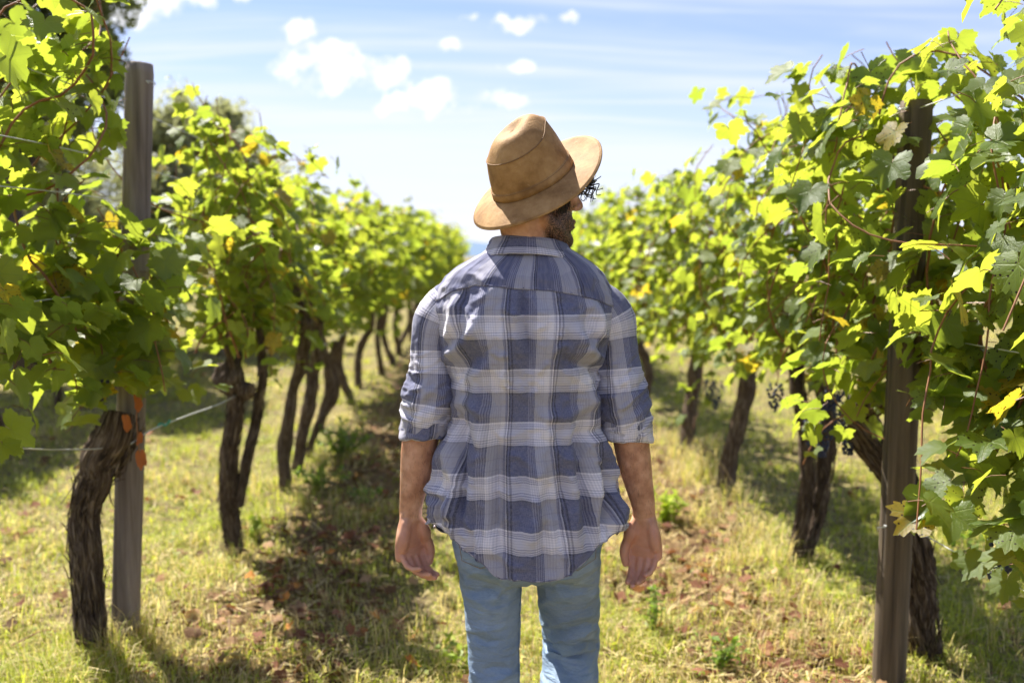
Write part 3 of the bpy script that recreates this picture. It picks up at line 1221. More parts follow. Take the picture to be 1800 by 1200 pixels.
def build_vines():
    O = ['first', 'second', 'third', 'fourth', 'fifth', 'sixth', 'seventh', 'eighth', 'ninth', 'tenth', 'eleventh', 'twelfth']
    gl, gr, gs = 'vines of the left row', 'vines of the right row', 'vines of the second row to the left'
    # ---- left row
    s1 = [stem_px([(162, 1195), (158, 1080), (150, 960), (150, 890), (172, 830, 3.45, 70), (205, 770, 3.45, 78), (215, 725, 3.45, 60)], 3.45, 60)]
    g1 = [(at(176, 636, 3.2), 2, 0.4)]
    rg = np.random.default_rng(111)
    e1 = np.vstack([np.column_stack([rg.uniform(-1.46, -1.14, 62), rg.uniform(3.15, 3.46, 62), rg.uniform(1.02, 1.62, 62)]),
                    np.column_stack([rg.uniform(-1.26, -1.04, 34), rg.uniform(3.3, 3.85, 34), rg.uniform(0.98, 1.62, 34)])])
    o1 = np.column_stack([np.full(96, 0.6), np.full(96, -0.6), rg.normal(0, 0.3, 96)])
    vine(11, 3.45, -1.38, 'grapevine with thick shaggy trunk against the left wooden post', gl, s1, (2.55, 4.05), 1.06,
         lambda y: 2.75 if y < 3.45 else 1.72, 0.20, 18, 0.25, 26, 300, near_left_keep, 44, 0.012, grapes=g1, extra=(e1, o1), arms=False, sizes=(0.05, 0.098))
    s2 = [stem_px([(415, 990), (405, 900), (402, 820), (412, 740), (415, 690)], 4.72, 36),
          stem_px([(416, 890, 4.72, 24), (436, 800, 4.75, 20), (452, 730, 4.8, 20), (462, 640, 4.8, 18), (458, 560, 4.8, 22)], 4.72, 22)[1:]]
    s2 = [s2[0], s2[1]]
    vine(12, 4.75, -1.24, 'grapevine with a knobbly dead burl on its forked trunk, second in left row', gl, s2, (4.55, 5.2), 0.98,
         lambda y: 2.34 - 0.35 * abs(y - 4.75), 0.19, 23, 0.15, 26, 300, lambda p: ~((p[:, 0] < -1.10) & (p[:, 2] < 1.05) & (p[:, 1] < 5.0)), 26, 0.02, burls=[(at(403, 664, 4.72), (0.075, 0.07, 0.085)), (at(432, 688, 4.72), (0.05, 0.05, 0.045))])
    s3 = [stem_px([(507, 882), (498, 800), (512, 700), (535, 615), (538, 560)], 5.95, 27)]
    vine(13, 5.95, -1.28, 'leaning dark-trunked grapevine behind the burled one, third in left row', gl, s3, (5.5, 6.2), 0.92, lambda y: 2.10 + 0.14 * math.sin(y * 6), 0.24, 18, 0.35, 18, 260)
    s4 = [stem_px([(524, 845), (532, 760), (549, 680), (556, 610), (560, 560)], 6.5, 26), stem_px([(545, 790, 6.9), (560, 745, 6.9), (590, 690, 6.9), (582, 645, 6.9), (592, 600, 6.9)], 6.9, 17)]
    vine(14, 6.55, -1.30, 'grapevine with a second, crooked stem bowing out to the right, fourth in left row', gl, s4, (6.5, 7.45), 0.95, lambda y: 2.10 + 0.15 * math.sin(y * 5), 0.25, 20, 0.35, 18, 240)
    ys = [8.0, 9.4, 10.6, 11.7, 12.9, 14.1, 15.3, 16.6, 17.8, 19.0, 20.3, 21.6, 23, 24.4, 26, 27.6, 29.3, 31, 33, 35, 37.5, 40]
    for i, y in enumerate(ys):
        k = i + 5
        near = y < 15
        lab = f'{O[k - 1]} grapevine from the camera in the row left of the man' if k <= 9 else 'distant grapevine towards the blurred far end of the left row'
        rng = np.random.default_rng(900 + i)
        top = ragged(min(2.5, rng.uniform(1.98, 2.14) + 0.022 * max(0, y - 9)), i)
        vine(20 + i, y, ROW_L + rng.normal(0, 0.04), lab, gl, None, (y - 0.5, y + 0.5 + 0.012 * y), 0.9 + rng.uniform(-0.05, 0.08), top, 0.26, 18 if near else 15,
             0.35, 18 if near else 10, (180 if y < 12 else 120) if near else 0, None, 12 if near else 8, 0.05 if near else 0.12, sizes=(0.052, 0.085) if near else (0.075, 0.12), tubes=y < 10)
    # ---- right row
    s1 = [stem_px([(1628, 1262), (1626, 1150), (1612, 1040), (1600, 940), (1588, 860, 3.5), (1545, 790, 3.55), (1500, 735, 3.6)], 3.35, 68)]
    rg = np.random.default_rng(515)
    ex = np.column_stack([rg.uniform(1.17, 1.75, 110), rg.uniform(2.15, 2.8, 110), rg.uniform(0.60, 1.15, 110)])
    ex = ex[ex[:, 2] > 0.60 + 0.9 * np.maximum(0, 1.38 - ex[:, 0])]
    eo = np.column_stack([-np.ones(len(ex)) * 0.7, -np.ones(len(ex)) * 0.5, rg.normal(0, 0.3, len(ex))])
    vine(51, 2.2, ROW_R + 0.08, 'big-leaved grapevine spilling into the right edge of the view, nearest of all', gr, None, (1.75, 2.75), 0.86,
         2.2, 0.28, 18, 0.45, 26, 300, right_keep, 16, 0.03, sizes=(0.05, 0.098), spotty=0.35, lean=-0.02, extra=(ex, eo),
         grapes=[(at(1762, 960, 2.66), 2, 0.2)])
    vine(52, 3.35, ROW_R, 'stout black-trunked grapevine just behind the right wooden post', gr, s1, (2.7, 4.0), 1.0,
         lambda y: 2.36 - 0.10 * abs(y - 3.1), 0.25, 23, 0.4, 26, 300, right_keep, 44, 0.012, sizes=(0.05, 0.096), spotty=0.25,
         grapes=[(at(1500, 730, 3.6), 0, 1.0), (at(1535, 770, 3.7), 2, 2.0)])
    s2 = [stem_px([(1392, 1018), (1404, 940), (1420, 850), (1416, 750), (1402, 690), (1400, 620)], 4.47, 34, 0.72), stem_px([(1402, 1012, 4.52), (1428, 930, 4.55), (1452, 820, 4.55), (1452, 720, 4.55), (1440, 640, 4.55)], 4.55, 38, 0.72)]
    vine(53, 4.5, ROW_R, 'twin-stemmed grapevine hung with black grapes, second trunk behind the right post', gr, s2, (4.0, 5.1), 0.98, lambda y: 2.3 + 0.1 * math.sin(y * 6), 0.25, 19, 0.4, 26, 300, None, 26, 0.02,
         grapes=[(at(1470, 655, 4.25), 1, 0.0), (at(1438, 705, 4.25), 1, 0.7), (at(1450, 745, 4.3), 0, 1.7), (at(1478, 690, 4.3), 1, 2.4), (at(1425, 740, 4.35), 2, 2.9), (at(1365, 675, 4.4), 2, 0.3)], spotty=0.08)
    s3 = [stem_px([(1270, 884), (1286, 790), (1312, 690), (1315, 610)], 5.86, 37)]
    vine(54, 5.86, ROW_R, 'grapevine with one thick slanting stem above tall dry grass, right row', gr, s3, (5.1, 6.4), 0.93, lambda y: 2.2 + 0.1 * math.sin(y * 5), 0.27, 22, 0.4, 18, 280,
         grapes=[(at(1262, 672, 6.3), 1, 0.3), (at(1250, 665, 6.35), 0, 1.3)])
    s4 = [stem_px([(1196, 812), (1212, 730), (1222, 650), (1225, 600)], 7.08, 30)]
    vine(55, 7.08, ROW_R, 'shorter-stemmed grapevine right beside the dry straw stalks, right row', gr, s4, (6.4, 7.75), 0.9, 2.15, 0.30, 20, 0.4, 18, 240)
    ys = [8.6, 9.9, 11.2, 12.5, 13.8, 15.1, 16.4, 17.7, 19, 20.3, 21.6, 23, 24.4, 26, 27.6, 29.3, 31, 33, 35, 37.5, 40]
    for i, y in enumerate(ys):
        k = i + 6
        near = y < 15
        lab = f'{O[k - 1]} grapevine from the camera in the row right of the man' if k <= 10 else 'distant grapevine towards the blurred far end of the right row'
        rng = np.random.default_rng(950 + i)
        vine(60 + i, y, ROW_R + rng.normal(0, 0.05), lab, gr, None, (y - 0.66, y + 0.66 + 0.012 * y), 0.88 + rng.uniform(-0.05, 0.08), ragged(rng.uniform(1.98, 2.15) + 0.006 * y, i + 40), 0.29, 19 if near else 15,
             0.35, 18 if near else 10, (180 if y < 12 else 120) if near else 0, None, 12 if near else 8, 0.05 if near else 0.12, sizes=(0.052, 0.085) if near else (0.075, 0.12), tubes=y < 10)
    # ---- second row to the left
    ys = [6.6, 7.9, 9.2, 10.5, 11.8, 13.1, 14.4, 15.8, 17.2, 18.6]
    for i, y in enumerate(ys):
        rng = np.random.default_rng(980 + i)
        px = project(np.array([ROW_LL, y, 0.3]))[0]
        lab = f'{O[i]} grapevine from the left edge in the row behind the left row' if i < 5 else 'small distant grapevine in the row behind the left row'
        vine(90 + i, y, ROW_LL + rng.normal(0, 0.05), lab, gs, None, (y - 0.62, y + 0.7), 1.0, rng.uniform(1.75, 1.95), 0.3, 16, 0.3, 10, 0, None, 8, 0.1, sizes=(0.085, 0.13), tubes=False)


build_vines()


# ================================================================== posts, wires and what hangs on them
def post(name, label, a, b, r, mat, top_cut=0.0):
    """a: base (x,y,z), b: top"""
    a, b = np.asarray(a, float), np.asarray(b, float)
    t = thing('wooden_post', a, label, 'post', 'trellis posts')
    n = 60
    path = a * 0 + np.linspace(0, 1, n)[:, None] * (b - a)
    path[0] -= (b - a) * 0.06
    th = np.arange(28) * 2 * math.pi / 28
    T, A, B = frames(path)
    V = []
    for i in range(n):
        k = 1 + 0.025 * vnoise(np.column_stack([np.cos(th) * 1.5, np.sin(th) * 1.5, np.full(28, i * 0.12)]), 5) - 0.03 * (np.abs(vnoise(np.column_stack([np.cos(th) * 5, np.sin(th) * 5, np.full(28, i * 0.02)]), 6)) < 0.06)
        rr = r * (1 - 0.06 * i / n) * k
        if i == n - 1:
            rr = rr * 0.93
        V.append(path[i] + rr[:, None] * (np.cos(th)[:, None] * A[i] + np.sin(th)[:, None] * B[i]))
    V = np.vstack(V)
    F = [tuple(int(x) for x in f) for f in grid_faces(n, 28)] + [tuple(range((n - 1) * 28, n * 28))]
    link('timber', mesh_of('timber', V, F, mat), t)
    return t


def staple(t, p, w=0.03, axis=(1, 0, 0)):
    p = np.asarray(p) - np.array(t.location)
    ax = np.asarray(axis, float)
    q = np.array([p + ax * 0.006 + [0, 0.012, 0], p + ax * 0.006 + [0, -0.008, 0.004], p - ax * w * 0.5 + [0, -0.012, 0.0], p - ax * w + [0, -0.004, -0.002], p - ax * w * 0.9 + [0, -0.004, -0.012]])
    v, f = tube(spline(q, 0.003), 0.0022, 6)
    link('staple', mesh_of('staple', v, f, WIRE), t)


def wire(label, pts, r=0.002):
    pts = np.asarray(pts, float)
    S = spline(pts, 0.15)
    v, f = tube(S - S[0], r, 6)
    o = link('trellis_wire', mesh_of('trellis_wire', v, f, WIRE), None, S[0])
    return tag(o, label, 'wire', 'trellis wires')


def build_posts():
    a = at(221, 1165, 3.58)
    a[2] = float(gz(a[0], a[1])) - 0.02
    b = at(246, 112, 3.58)
    pl = post('wooden_post', 'weathered grey wooden post behind the nearest left vine', a, b, 0.052, POST_GREY)
    staple(pl, at(262, 145, 3.53), 0.022, (-1, 0, 0))
    a = at(1560, 1245, 3.12)
    a[2] = float(gz(a[0], a[1])) - 0.02
    b = at(1611, 178, 3.12)
    pr = post('wooden_post', 'brown wooden post standing among the big leaves at right', a, b, 0.054, POST_GREEN)
    staple(pr, at(1553, 925, 3.06), 0.02, (1, 0, 0))
    staple(pr, at(1590, 192, 3.06), 0.02, (1, 0, 0))
    far = 18.0
    for z, nm in ((2.05, 'top'), (1.84, 'second'), (1.70, 'third'), (1.37, 'fourth')):
        x0 = -1.36
        wire({'top': 'topmost thin wire stapled to the top of the left post', 'second': 'second wire from the top in the left row, among leaves',
              'third': 'third wire from the top in the left row, half hidden', 'fourth': 'mid-height wire in the left row bridging first and second vines'}[nm],
             [(x0 - 0.02, 1.2, z), (x0, 2.4, z - 0.012), (x0 + 0.02, 3.52, z), (x0 + 0.06, 6.5, z - 0.03), (x0 + 0.04, far, z)])
    wire('lowest wire of the left row, running from trunk to burl', [at(-120, 782, 2.4), at(0, 786, 2.85), at(90, 790, 3.15), at(165, 789, 3.36), at(225, 783, 3.42), at(262, 757, 3.6), at(330, 730, 4.05), at(412, 697, 4.66), (-1.3, 6.5, 0.80), (-1.32, far, 0.8)], 0.0028)
    for z, lab in ((1.965, 'topmost wire of the right row, crossing the right post under its top'), (1.66, 'middle wire of the right row, hidden among leaves'), (1.25, 'lower wire of the right row, behind the leaves')):
        wire(lab, [(1.40, 1.2, z), (1.36, 3.06, z), (1.42, 6.5, z - 0.03), (1.42, far, z)])
    wire('low wire fixed to the right post near knee height', [(1.52, 1.4, 0.60), (1.40, 3.18, 0.60), (1.43, 3.34, 0.59)], 0.0018)
    # green plastic tie on the lowest wire
    p = at(287, 746, 3.75)
    v, f = tube(spline(np.array([[-0.02, 0, -0.004], [-0.006, -0.006, 0.006], [0.006, 0.004, -0.004], [0.02, 0, 0.008], [0.028, -0.004, 0.018]]), 0.004), 0.004, 6)
    tag(link('wire_tie', mesh_of('wire_tie', v, f, mat_plain('green_tie', (0.05, 0.42, 0.30), 0.4)), None, p), 'small green plastic tie on the lowest left wire', 'tie')
    # dry orange leaves hanging before the left post
    k = Nodes('dry_leaf')
    n = k.noise(k.obj(), 3, 4)
    c = k.ramp(n, [(0.3, (0.22, 0.06, 0.022)), (0.7, (0.42, 0.14, 0.045))])
    DRY = k.done(k.mixs(0.35, k.principled(c, 0.7, None, 0.2), k.translucent((0.7, 0.22, 0.04))))
    global DRY_LEAF
    DRY_LEAF = DRY
    labs = ['curled orange dead leaf touching the trunk head at left', 'orange dead leaf hanging highest before the left post', 'small orange dead leaf hanging mid-post at left', 'lowest orange dead leaf hanging before the left post']
    for i, (px, py, s, lab) in enumerate([(221, 749, 0.055, labs[0]), (242, 712, 0.055, labs[1]), (243, 776, 0.04, labs[2]), (246, 812, 0.06, labs[3])]):
        rng = np.random.default_rng(700 + i)
        P2 = leaf_outline(36, 0.05, rng, 0.05)
        P2 = P2 / np.hypot(P2[:, 0], P2[:, 1])[:, None] * (0.45 * np.hypot(P2[:, 0], P2[:, 1]) + 0.3)[:, None]
        P2 = np.vstack([[[0, 0]], P2 * 0.5, P2])
        V = bend(P2, rng)
        V[:, 0] *= 0.62
        V[:, 2] += 0.9 * V[:, 0] ** 2 - 0.3 * np.abs(V[:, 0]) + 0.25 * V[:, 1] ** 2
        F = [(0, 1 + (j + 1), 1 + j) for j in range(35)] + [(1 + j, 2 + j, 38 + j, 37 + j) for j in range(35)]
        o = link('dead_leaf', mesh_of('dead_leaf', V * s, F, DRY), None, at(px, py - 8, 3.30))
        o.rotation_euler = (R(-95 + rng.uniform(-15, 15)), R(rng.uniform(-20, 20)), R(rng.uniform(-30, 30)))
        tag(o, lab, 'leaf', 'dead leaves on the left post')
    cc = spline(np.array([at(243, 690, 3.31), at(240, 740, 3.30), at(246, 800, 3.31), at(247, 812, 3.31)]), 0.02)
    v, f = tube(cc - cc[0], 0.002, 5)
    tag(link('dry_cane', mesh_of('dry_cane', v, f, CANE), None, cc[0]), 'thin dry cane hanging down before the left post', 'twig')


build_posts()

# ================================================================== grass, litter and weeds
GRASS = mat_tint('grass_blade', 0.42, 0.6, 0.35, 1.5)
LITTER = mat_tint('dead_leaf_litter', 0.25, 0.75, 0.15, 1.4)
WEED = mat_tint('weed_leaf', 0.45, 0.5, 0.4, 2.2)

GREEN = np.array([[0.19, 0.24, 0.028], [0.47, 0.49, 0.07]])
STRAW = np.array([[0.40, 0.31, 0.13], [0.68, 0.57, 0.31]])
BROWN = np.array([[0.10, 0.055, 0.028], [0.24, 0.13, 0.065]])


def blades(rng, x, y, h, w, lean, tint):
    """three-segment bent blades -> verts, faces (tris), colours"""
    n = len(x)
    z = gz(x, y) - 0.008
    a = rng.uniform(0, 2 * math.pi, n)
    d = np.column_stack([np.cos(a), np.sin(a), np.zeros(n)])
    b = np.column_stack([-np.sin(a), np.cos(a), np.zeros(n)])
    p = np.column_stack([x, y, z])
    k = np.array([0, 0, 1.0])
    l = lean[:, None]
    hh = h[:, None]
    m1 = p + k * hh * 0.5 + d * hh * l * 0.22
    m2 = p + k * hh * (0.95 - 0.35 * l) + d * hh * l * 0.85
    ww = w[:, None] * b * 0.5
    V = np.stack([p - ww, p + ww, m1 - ww * 0.8, m1 + ww * 0.8, m2], 1).reshape(-1, 3)
    o = (np.arange(n) * 5)[:, None, None]
    F = (np.array([[0, 1, 3], [0, 3, 2], [2, 3, 4]])[None] + o).reshape(-1, 3)
    C = np.repeat(np.column_stack([tint, np.ones(n)]), 5, 0)
    return V, F, C


def cols(rng, pal, n):
    t = rng.random(n)[:, None]
    return (pal[0] * (1 - t) + pal[1] * t) * rng.uniform(0.8, 1.15, n)[:, None]


def scatter(rng, n, y0, y1, power=1.5, wide=0.62, pad=0.5):
    """points in front of the camera, thinning with distance"""
    u = rng.random(n)
    e = 1 - power
    y = (y0 ** e + u * (y1 ** e - y0 ** e)) ** (1 / e)
    x = rng.uniform(-1, 1, n) * (y * wide + pad)
    return x, y


def build_grass():
    rng = np.random.default_rng(4)
    # short sward
    cx, cy = scatter(rng, 11000, 2.3, 26, 1.45)
    rep = 16
    x = np.repeat(cx, rep) + rng.normal(0, 0.05, 11000 * rep) * np.repeat(0.7 + cy * 0.06, rep)
    y = np.repeat(cy, rep) + rng.normal(0, 0.05, 11000 * rep) * np.repeat(0.7 + cy * 0.06, rep)
    dry, lit = zone(x, y)
    bare = smooth(-0.45, 0.15, fbm(np.column_stack([x, y, np.zeros(len(x))]) * 3.1, 88, 3))
    keep = (rng.random(len(x)) > lit * 0.9) & (rng.random(len(x)) < 0.25 + 0.75 * bare)
    x, y, dry = x[keep], y[keep], dry[keep]
    n = len(x)
    isdry = rng.random(n) < dry * 0.95
    tint = np.where(isdry[:, None], cols(rng, STRAW, n), cols(rng, GREEN, n))
    tall = np.clip(fbm(np.column_stack([x, y, np.zeros(n)]) * 2.2, 61, 2) + 0.35, 0.05, 1)
    h = rng.uniform(0.03, 0.085, n) + 0.15 * tall ** 1.5 * rng.random(n)
    w = rng.uniform(0.0022, 0.0042, n) * (0.8 + 0.16 * y)
    V, F, C = blades(rng, x, y, h, w, rng.uniform(0.2, 1.5, n), tint)
    o = link('grass', mesh_of('grass', V, F, GRASS, color=C))
    tag(o, 'short mixed green and straw grass carpeting the ground between the vines', 'grass', kind='stuff')
    # tall dry tussocks beside the right row and round the posts
    X, Y, H, D = [], [], [], []
    spots = [(1330, 960, 26, .26), (1390, 1080, 30, .24), (1460, 1120, 30, .24), (1290, 1010, 22, .24), (1240, 930, 22, .26), (1210, 860, 24, .3), (1225, 830, 26, .34),
             (1290, 900, 20, .28), (1420, 1160, 30, .22), (1330, 1160, 26, .2), (1500, 1170, 26, .24), (1640, 1180, 26, .2), (1360, 1010, 26, .25), (1180, 800, 18, .3), (1245, 800, 20, .34),
             (200, 1180, 34, .26), (235, 1175, 30, .26), (260, 1150, 26, .22), (290, 1120, 24, .2), (150, 1190, 20, .2), (330, 1090, 22, .18), (300, 1190, 26, .18), (420, 1010, 20, .2),
             (360, 1040, 20, .18), (520, 900, 16, .2), (470, 1150, 16, .15), (560, 1180, 18, .14), (740, 1180, 18, .15), (1100, 1150, 20, .16), (1180, 1100, 20, .17), (1140, 1020, 18, .18),
             (560, 820, 16, .2), (60, 1150, 20, .16), (90, 1040, 20, .15), (30, 980, 16, .15), (1760, 1150, 20, .2), (1720, 1090, 20, .18), (700, 760, 16, .2), (660, 820, 14, .2)]
    for (px, py, k, hh) in spots:
        g = on_ground(px, py)
        q = k * 3
        X.append(g[0] + rng.normal(0, 0.07, q)); Y.append(g[1] + rng.normal(0, 0.07, q)); H.append(rng.uniform(0.4, 1.0, q) * hh)
        D.append(np.full(q, 0.75 if px > 1100 or px < 460 else 0.4))
    tx, ty = scatter(rng, 260, 2.6, 13, 1.4)
    td, tl = zone(tx, ty)
    for a_, b_, d_ in zip(tx, ty, td):
        q = int(rng.integers(18, 46))
        X.append(a_ + rng.normal(0, 0.05, q)); Y.append(b_ + rng.normal(0, 0.05, q)); H.append(rng.uniform(0.4, 1.0, q) * rng.uniform(0.12, 0.24))
        D.append(np.full(q, np.clip(d_ + 0.1, 0.1, 0.95)))
    X, Y, H, D = map(np.concatenate, (X, Y, H, D))
    n = len(X)
    tint = np.where((rng.random(n) < D)[:, None], cols(rng, STRAW, n), cols(rng, GREEN, n))
    V, F, C = blades(rng, X, Y, H, rng.uniform(0.0022, 0.0045, n), rng.uniform(0.2, 1.3, n), tint)
    tag(link('tall_grass', mesh_of('tall_grass', V, F, GRASS, color=C)), 'taller dry straw-coloured grass in tufts beside posts and trunks', 'grass', kind='stuff')
    # straw and twigs lying flat
    n = 16000
    x, y = scatter(rng, n, 2.4, 14, 1.5)
    dry, lit = zone(x, y)
    m = rng.random(n) < np.clip(0.25 + 0.5 * dry + 0.6 * lit, 0, 1)
    x, y = x[m], y[m]
    n = len(x)
    a = rng.uniform(0, math.pi, n)
    L = rng.uniform(0.03, 0.11, n)
    d = np.column_stack([np.cos(a), np.sin(a), rng.normal(0, 0.18, n)])
    s = np.column_stack([-np.sin(a), np.cos(a), np.zeros(n)]) * (rng.uniform(0.0014, 0.003, n) * (0.8 + 0.1 * y))[:, None]
    p = np.column_stack([x, y, gz(x, y) + rng.uniform(0.008, 0.04, n)])
    e = d * (L / 2)[:, None]
    V = np.stack([p - e - s, p - e + s, p + e + s, p + e - s], 1).reshape(-1, 3)
    C = np.repeat(np.column_stack([np.where((rng.random(n) < 0.75)[:, None], cols(rng, STRAW, n), cols(rng, BROWN, n)), np.ones(n)]), 4, 0)
    tag(link('straw', mesh_of('straw', V, np.arange(n * 4).reshape(n, 4), GRASS, color=C)), 'dry straw bits lying flat among the grass', 'straw', kind='stuff')
    # small round leaves of ground cover
    n = 26000
    x, y = scatter(rng, n, 2.4, 16, 1.5)
    dry, lit = zone(x, y)
    m = rng.random(n) < np.clip(0.75 - 0.5 * dry, 0.05, 1)
    x, y = x[m], y[m]
    n = len(x)
    p = np.column_stack([x, y, gz(x, y) + rng.uniform(0.005, 0.05, n)])
    nr = np.column_stack([rng.normal(0, 0.5, n), rng.normal(0, 0.5, n), np.ones(n)])
    nr /= np.linalg.norm(nr, axis=1)[:, None]
    u = np.cross(nr, rng.normal(size=(n, 3)))
    u /= np.linalg.norm(u, axis=1)[:, None]
    v = np.cross(nr, u)
    s = (rng.uniform(0.006, 0.014, n) * (0.85 + 0.08 * y))[:, None]
    V = np.stack([p - u * s, p - u * s * .3 + v * s * .6, p + u * s, p - u * s * .3 - v * s * .6], 1).reshape(-1, 3)
    C = np.repeat(np.column_stack([cols(rng, GREEN * 0.85, n), np.ones(n)]), 4, 0)
    tag(link('ground_cover', mesh_of('ground_cover', V, np.arange(n * 4).reshape(n, 4), GRASS, color=C)), 'tiny round leaves of ground cover mixed into the grass', 'ground cover', kind='stuff')


def leaf_patch(rng, x, y, s, tint):
    """curled dead vine leaves lying about -> one mesh"""
    n = len(x)
    var, F = LO[18]
    k = rng.integers(0, len(var), n)
    VV = np.stack([v[0] for v in var])[k].copy()
    VV[:, :, 2] += 0.8 * VV[:, :, 0] ** 2 * rng.uniform(-1, 1, n)[:, None] + 0.5 * VV[:, :, 1] ** 2 * rng.uniform(-0.4, 1, n)[:, None]
    nr = np.column_stack([rng.normal(0, 0.45, n), rng.normal(0, 0.45, n), np.ones(n)])
    nr /= np.linalg.norm(nr, axis=1)[:, None]
    u = np.cross(nr, rng.normal(size=(n, 3)))
    u /= np.linalg.norm(u, axis=1)[:, None]
    v = np.cross(nr, u)
    p = np.column_stack([x, y, gz(x, y) + rng.uniform(0.01, 0.045, n)])
    V = p[:, None, :] + s[:, None, None] * (VV[:, :, 0:1] * u[:, None] + VV[:, :, 1:2] * v[:, None] + VV[:, :, 2:3] * nr[:, None])
    m = VV.shape[1]
    FF = (F[None] + (np.arange(n) * m)[:, None, None]).reshape(-1, 3)
    C = np.repeat(np.column_stack([tint, np.ones(n)]), m, 0)
    return V.reshape(-1, 3), FF, C


RED = np.array([[0.14, 0.055, 0.032], [0.29, 0.135, 0.08]])
TAN = np.array([[0.26, 0.15, 0.075], [0.42, 0.27, 0.15]])
ORANGE = np.array([[0.42, 0.15, 0.03], [0.62, 0.28, 0.07]])


def build_litter():
    rng = np.random.default_rng(8)
    n = 13000
    x, y = scatter(rng, n, 2.5, 18, 1.5)
    dry, lit = zone(x, y)
    m = rng.random(n) < lit ** 1.2 * 0.8
    x, y = x[m], y[m]
    n = len(x)
    r = rng.random(n)[:, None]
    tint = np.where(r < 0.45, cols(rng, RED, n), np.where(r < 0.8, cols(rng, BROWN, n), cols(rng, TAN, n)))
    V, F, C = leaf_patch(rng, x, y, rng.uniform(0.022, 0.05, n), tint)
    tag(link('leaf_litter', mesh_of('leaf_litter', V, F, LITTER, color=C)), 'carpet of brown and red fallen leaves under the vine rows', 'leaf litter', kind='stuff')
    # larger fallen leaves one can pick out
    pal = {'red': RED, 'orange': ORANGE, 'tan': TAN}
    spots = [('orange', 490, 1045, 7, 'orange fallen leaf in the patch below the burled vine'), ('orange', 680, 1120, 5, 'pale orange fallen leaf in the grass left of the man'),
             ('red', 90, 905, 14, 'dark red fallen leaf in the patch left of the first trunk'), ('red', 290, 880, 5, 'dark red fallen leaf between first and second left trunk'),
             ('red', 320, 780, 6, 'dark red fallen leaf behind the lowest left wire'), ('red', 560, 1010, 22, 'dark red fallen leaf in the shaded strip right of the burled vine'),
             ('tan', 520, 1080, 12, 'tan fallen leaf in the shaded strip near the bottom'), ('red', 1190, 1005, 18, 'reddish fallen leaf beside the man\'s right hand'),
             ('red', 1290, 1140, 20, 'reddish fallen leaf on dry ground left of the right post'), ('red', 1480, 860, 9, 'reddish fallen leaf in the grass left of the right post'),
             ('tan', 1230, 1060, 10, 'tan fallen leaf on the dry strip right of the man'), ('red', 680, 780, 8, 'reddish fallen leaf in the grass left of the man\'s elbow')]
    for si, (c, px, py, k, lab) in enumerate(spots):
        g = on_ground(px, py)
        for j in range(k):
            x = np.array([g[0] + rng.normal(0, 0.16)])
            y = np.array([g[1] + rng.normal(0, 0.24)])
            V, F, C = leaf_patch(rng, x, y, rng.uniform(0.03, 0.052, 1), cols(rng, pal[c], 1))
            p = V[0].copy()
            o = link('fallen_leaf', mesh_of('fallen_leaf', V - p, F, LITTER, color=C), None, p)
            tag(o, lab, 'leaf', f'{c} fallen leaves, patch {si + 1}')
    # pruned canes on the ground
    for i, (a, b, r, lab) in enumerate([((310, 1185), (470, 1160), 0.004, 'thin pruned cane lying on grass at the bottom left'),
                                        ((20, 1150), (110, 1128), 0.003, 'thin twig lying on grass left of the first trunk'),
                                        ((540, 1190), (600, 1150), 0.003, 'bent twig lying on grass near the bottom'),
                                        ((1240, 800), (1308, 890), 0.004, 'long pale dry stalk leaning beside the slanting right trunk')]):
        p, q = on_ground(*a), on_ground(*b)
        if i == 3:
            p = at(1225, 770, 5.6)
            q = on_ground(1308, 888)
        else:
            p[2] += 0.035
            q[2] += 0.03
        mid = (p + q) / 2 + np.array([0.02, 0.03, 0.03])
        S = spline(np.array([p, mid, q]), 0.03)
        v, f = tube(S - S[0], np.linspace(r, r * 0.6, len(S)), 6)
        m_ = mat_plain('dry_stalk', (0.42, 0.32, 0.17), 0.7) if i == 3 else CANE
        tag(link('dry_stalk' if i == 3 else 'twig', mesh_of('twig', v, f, m_), None, S[0]), lab, 'stalk' if i == 3 else 'twig')


def weed(rng, g, h, spread, n_stem, n_leaf, size, pal, label, name='weed'):
    base = np.array([g[0], g[1], float(gz(g[0], g[1]))])
    t = thing(name, base, label, 'weed')
    parts, P, A = [], [], []
    for i in range(n_stem):
        a = rng.uniform(0, 6.28)
        e = np.array([math.cos(a) * spread * rng.random(), math.sin(a) * spread * rng.random(), h * rng.uniform(0.55, 1)])
        S = spline(np.array([[0, 0, -0.02], e * 0.5 + rng.normal(0, 0.01, 3), e]), 0.03)
        parts.append(tube(S, np.linspace(0.0025, 0.001, len(S)), 4, False))
        for j in range(n_leaf):
            q = S[int(len(S) * rng.uniform(0.25, 0.999))]
            d = rng.normal(size=3) * np.array([1, 1, 0.5])
            d /= np.linalg.norm(d)
            P.append(q + d * size * 0.8)
            A.append(d)
    V, F = join(parts)
    link('stem', mesh_of('stem', V, F, mat_plain('weed_stem', (0.16, 0.2, 0.05), 0.6)), t)
    P, A = np.array(P), np.array(A)
    n = len(P)
    b = np.cross(A, np.array([0, 0, 1.0]) + rng.normal(0, 0.4, (n, 3)))
    b /= np.linalg.norm(b, axis=1)[:, None]
    c = np.cross(A, b)
    s = size * rng.uniform(0.6, 1.3, n)[:, None]
    V = np.stack([P - A * s, P - A * s * .2 + b * s * .55, P + A * s - c * s * .15, P - A * s * .2 - b * s * .55], 1).reshape(-1, 3)
    C = np.repeat(np.column_stack([cols(rng, pal, n), np.ones(n)]), 4, 0)
    tag(link('foliage', mesh_of('foliage', V, np.arange(n * 4).reshape(n, 4), WEED, color=C), t), kind='stuff')


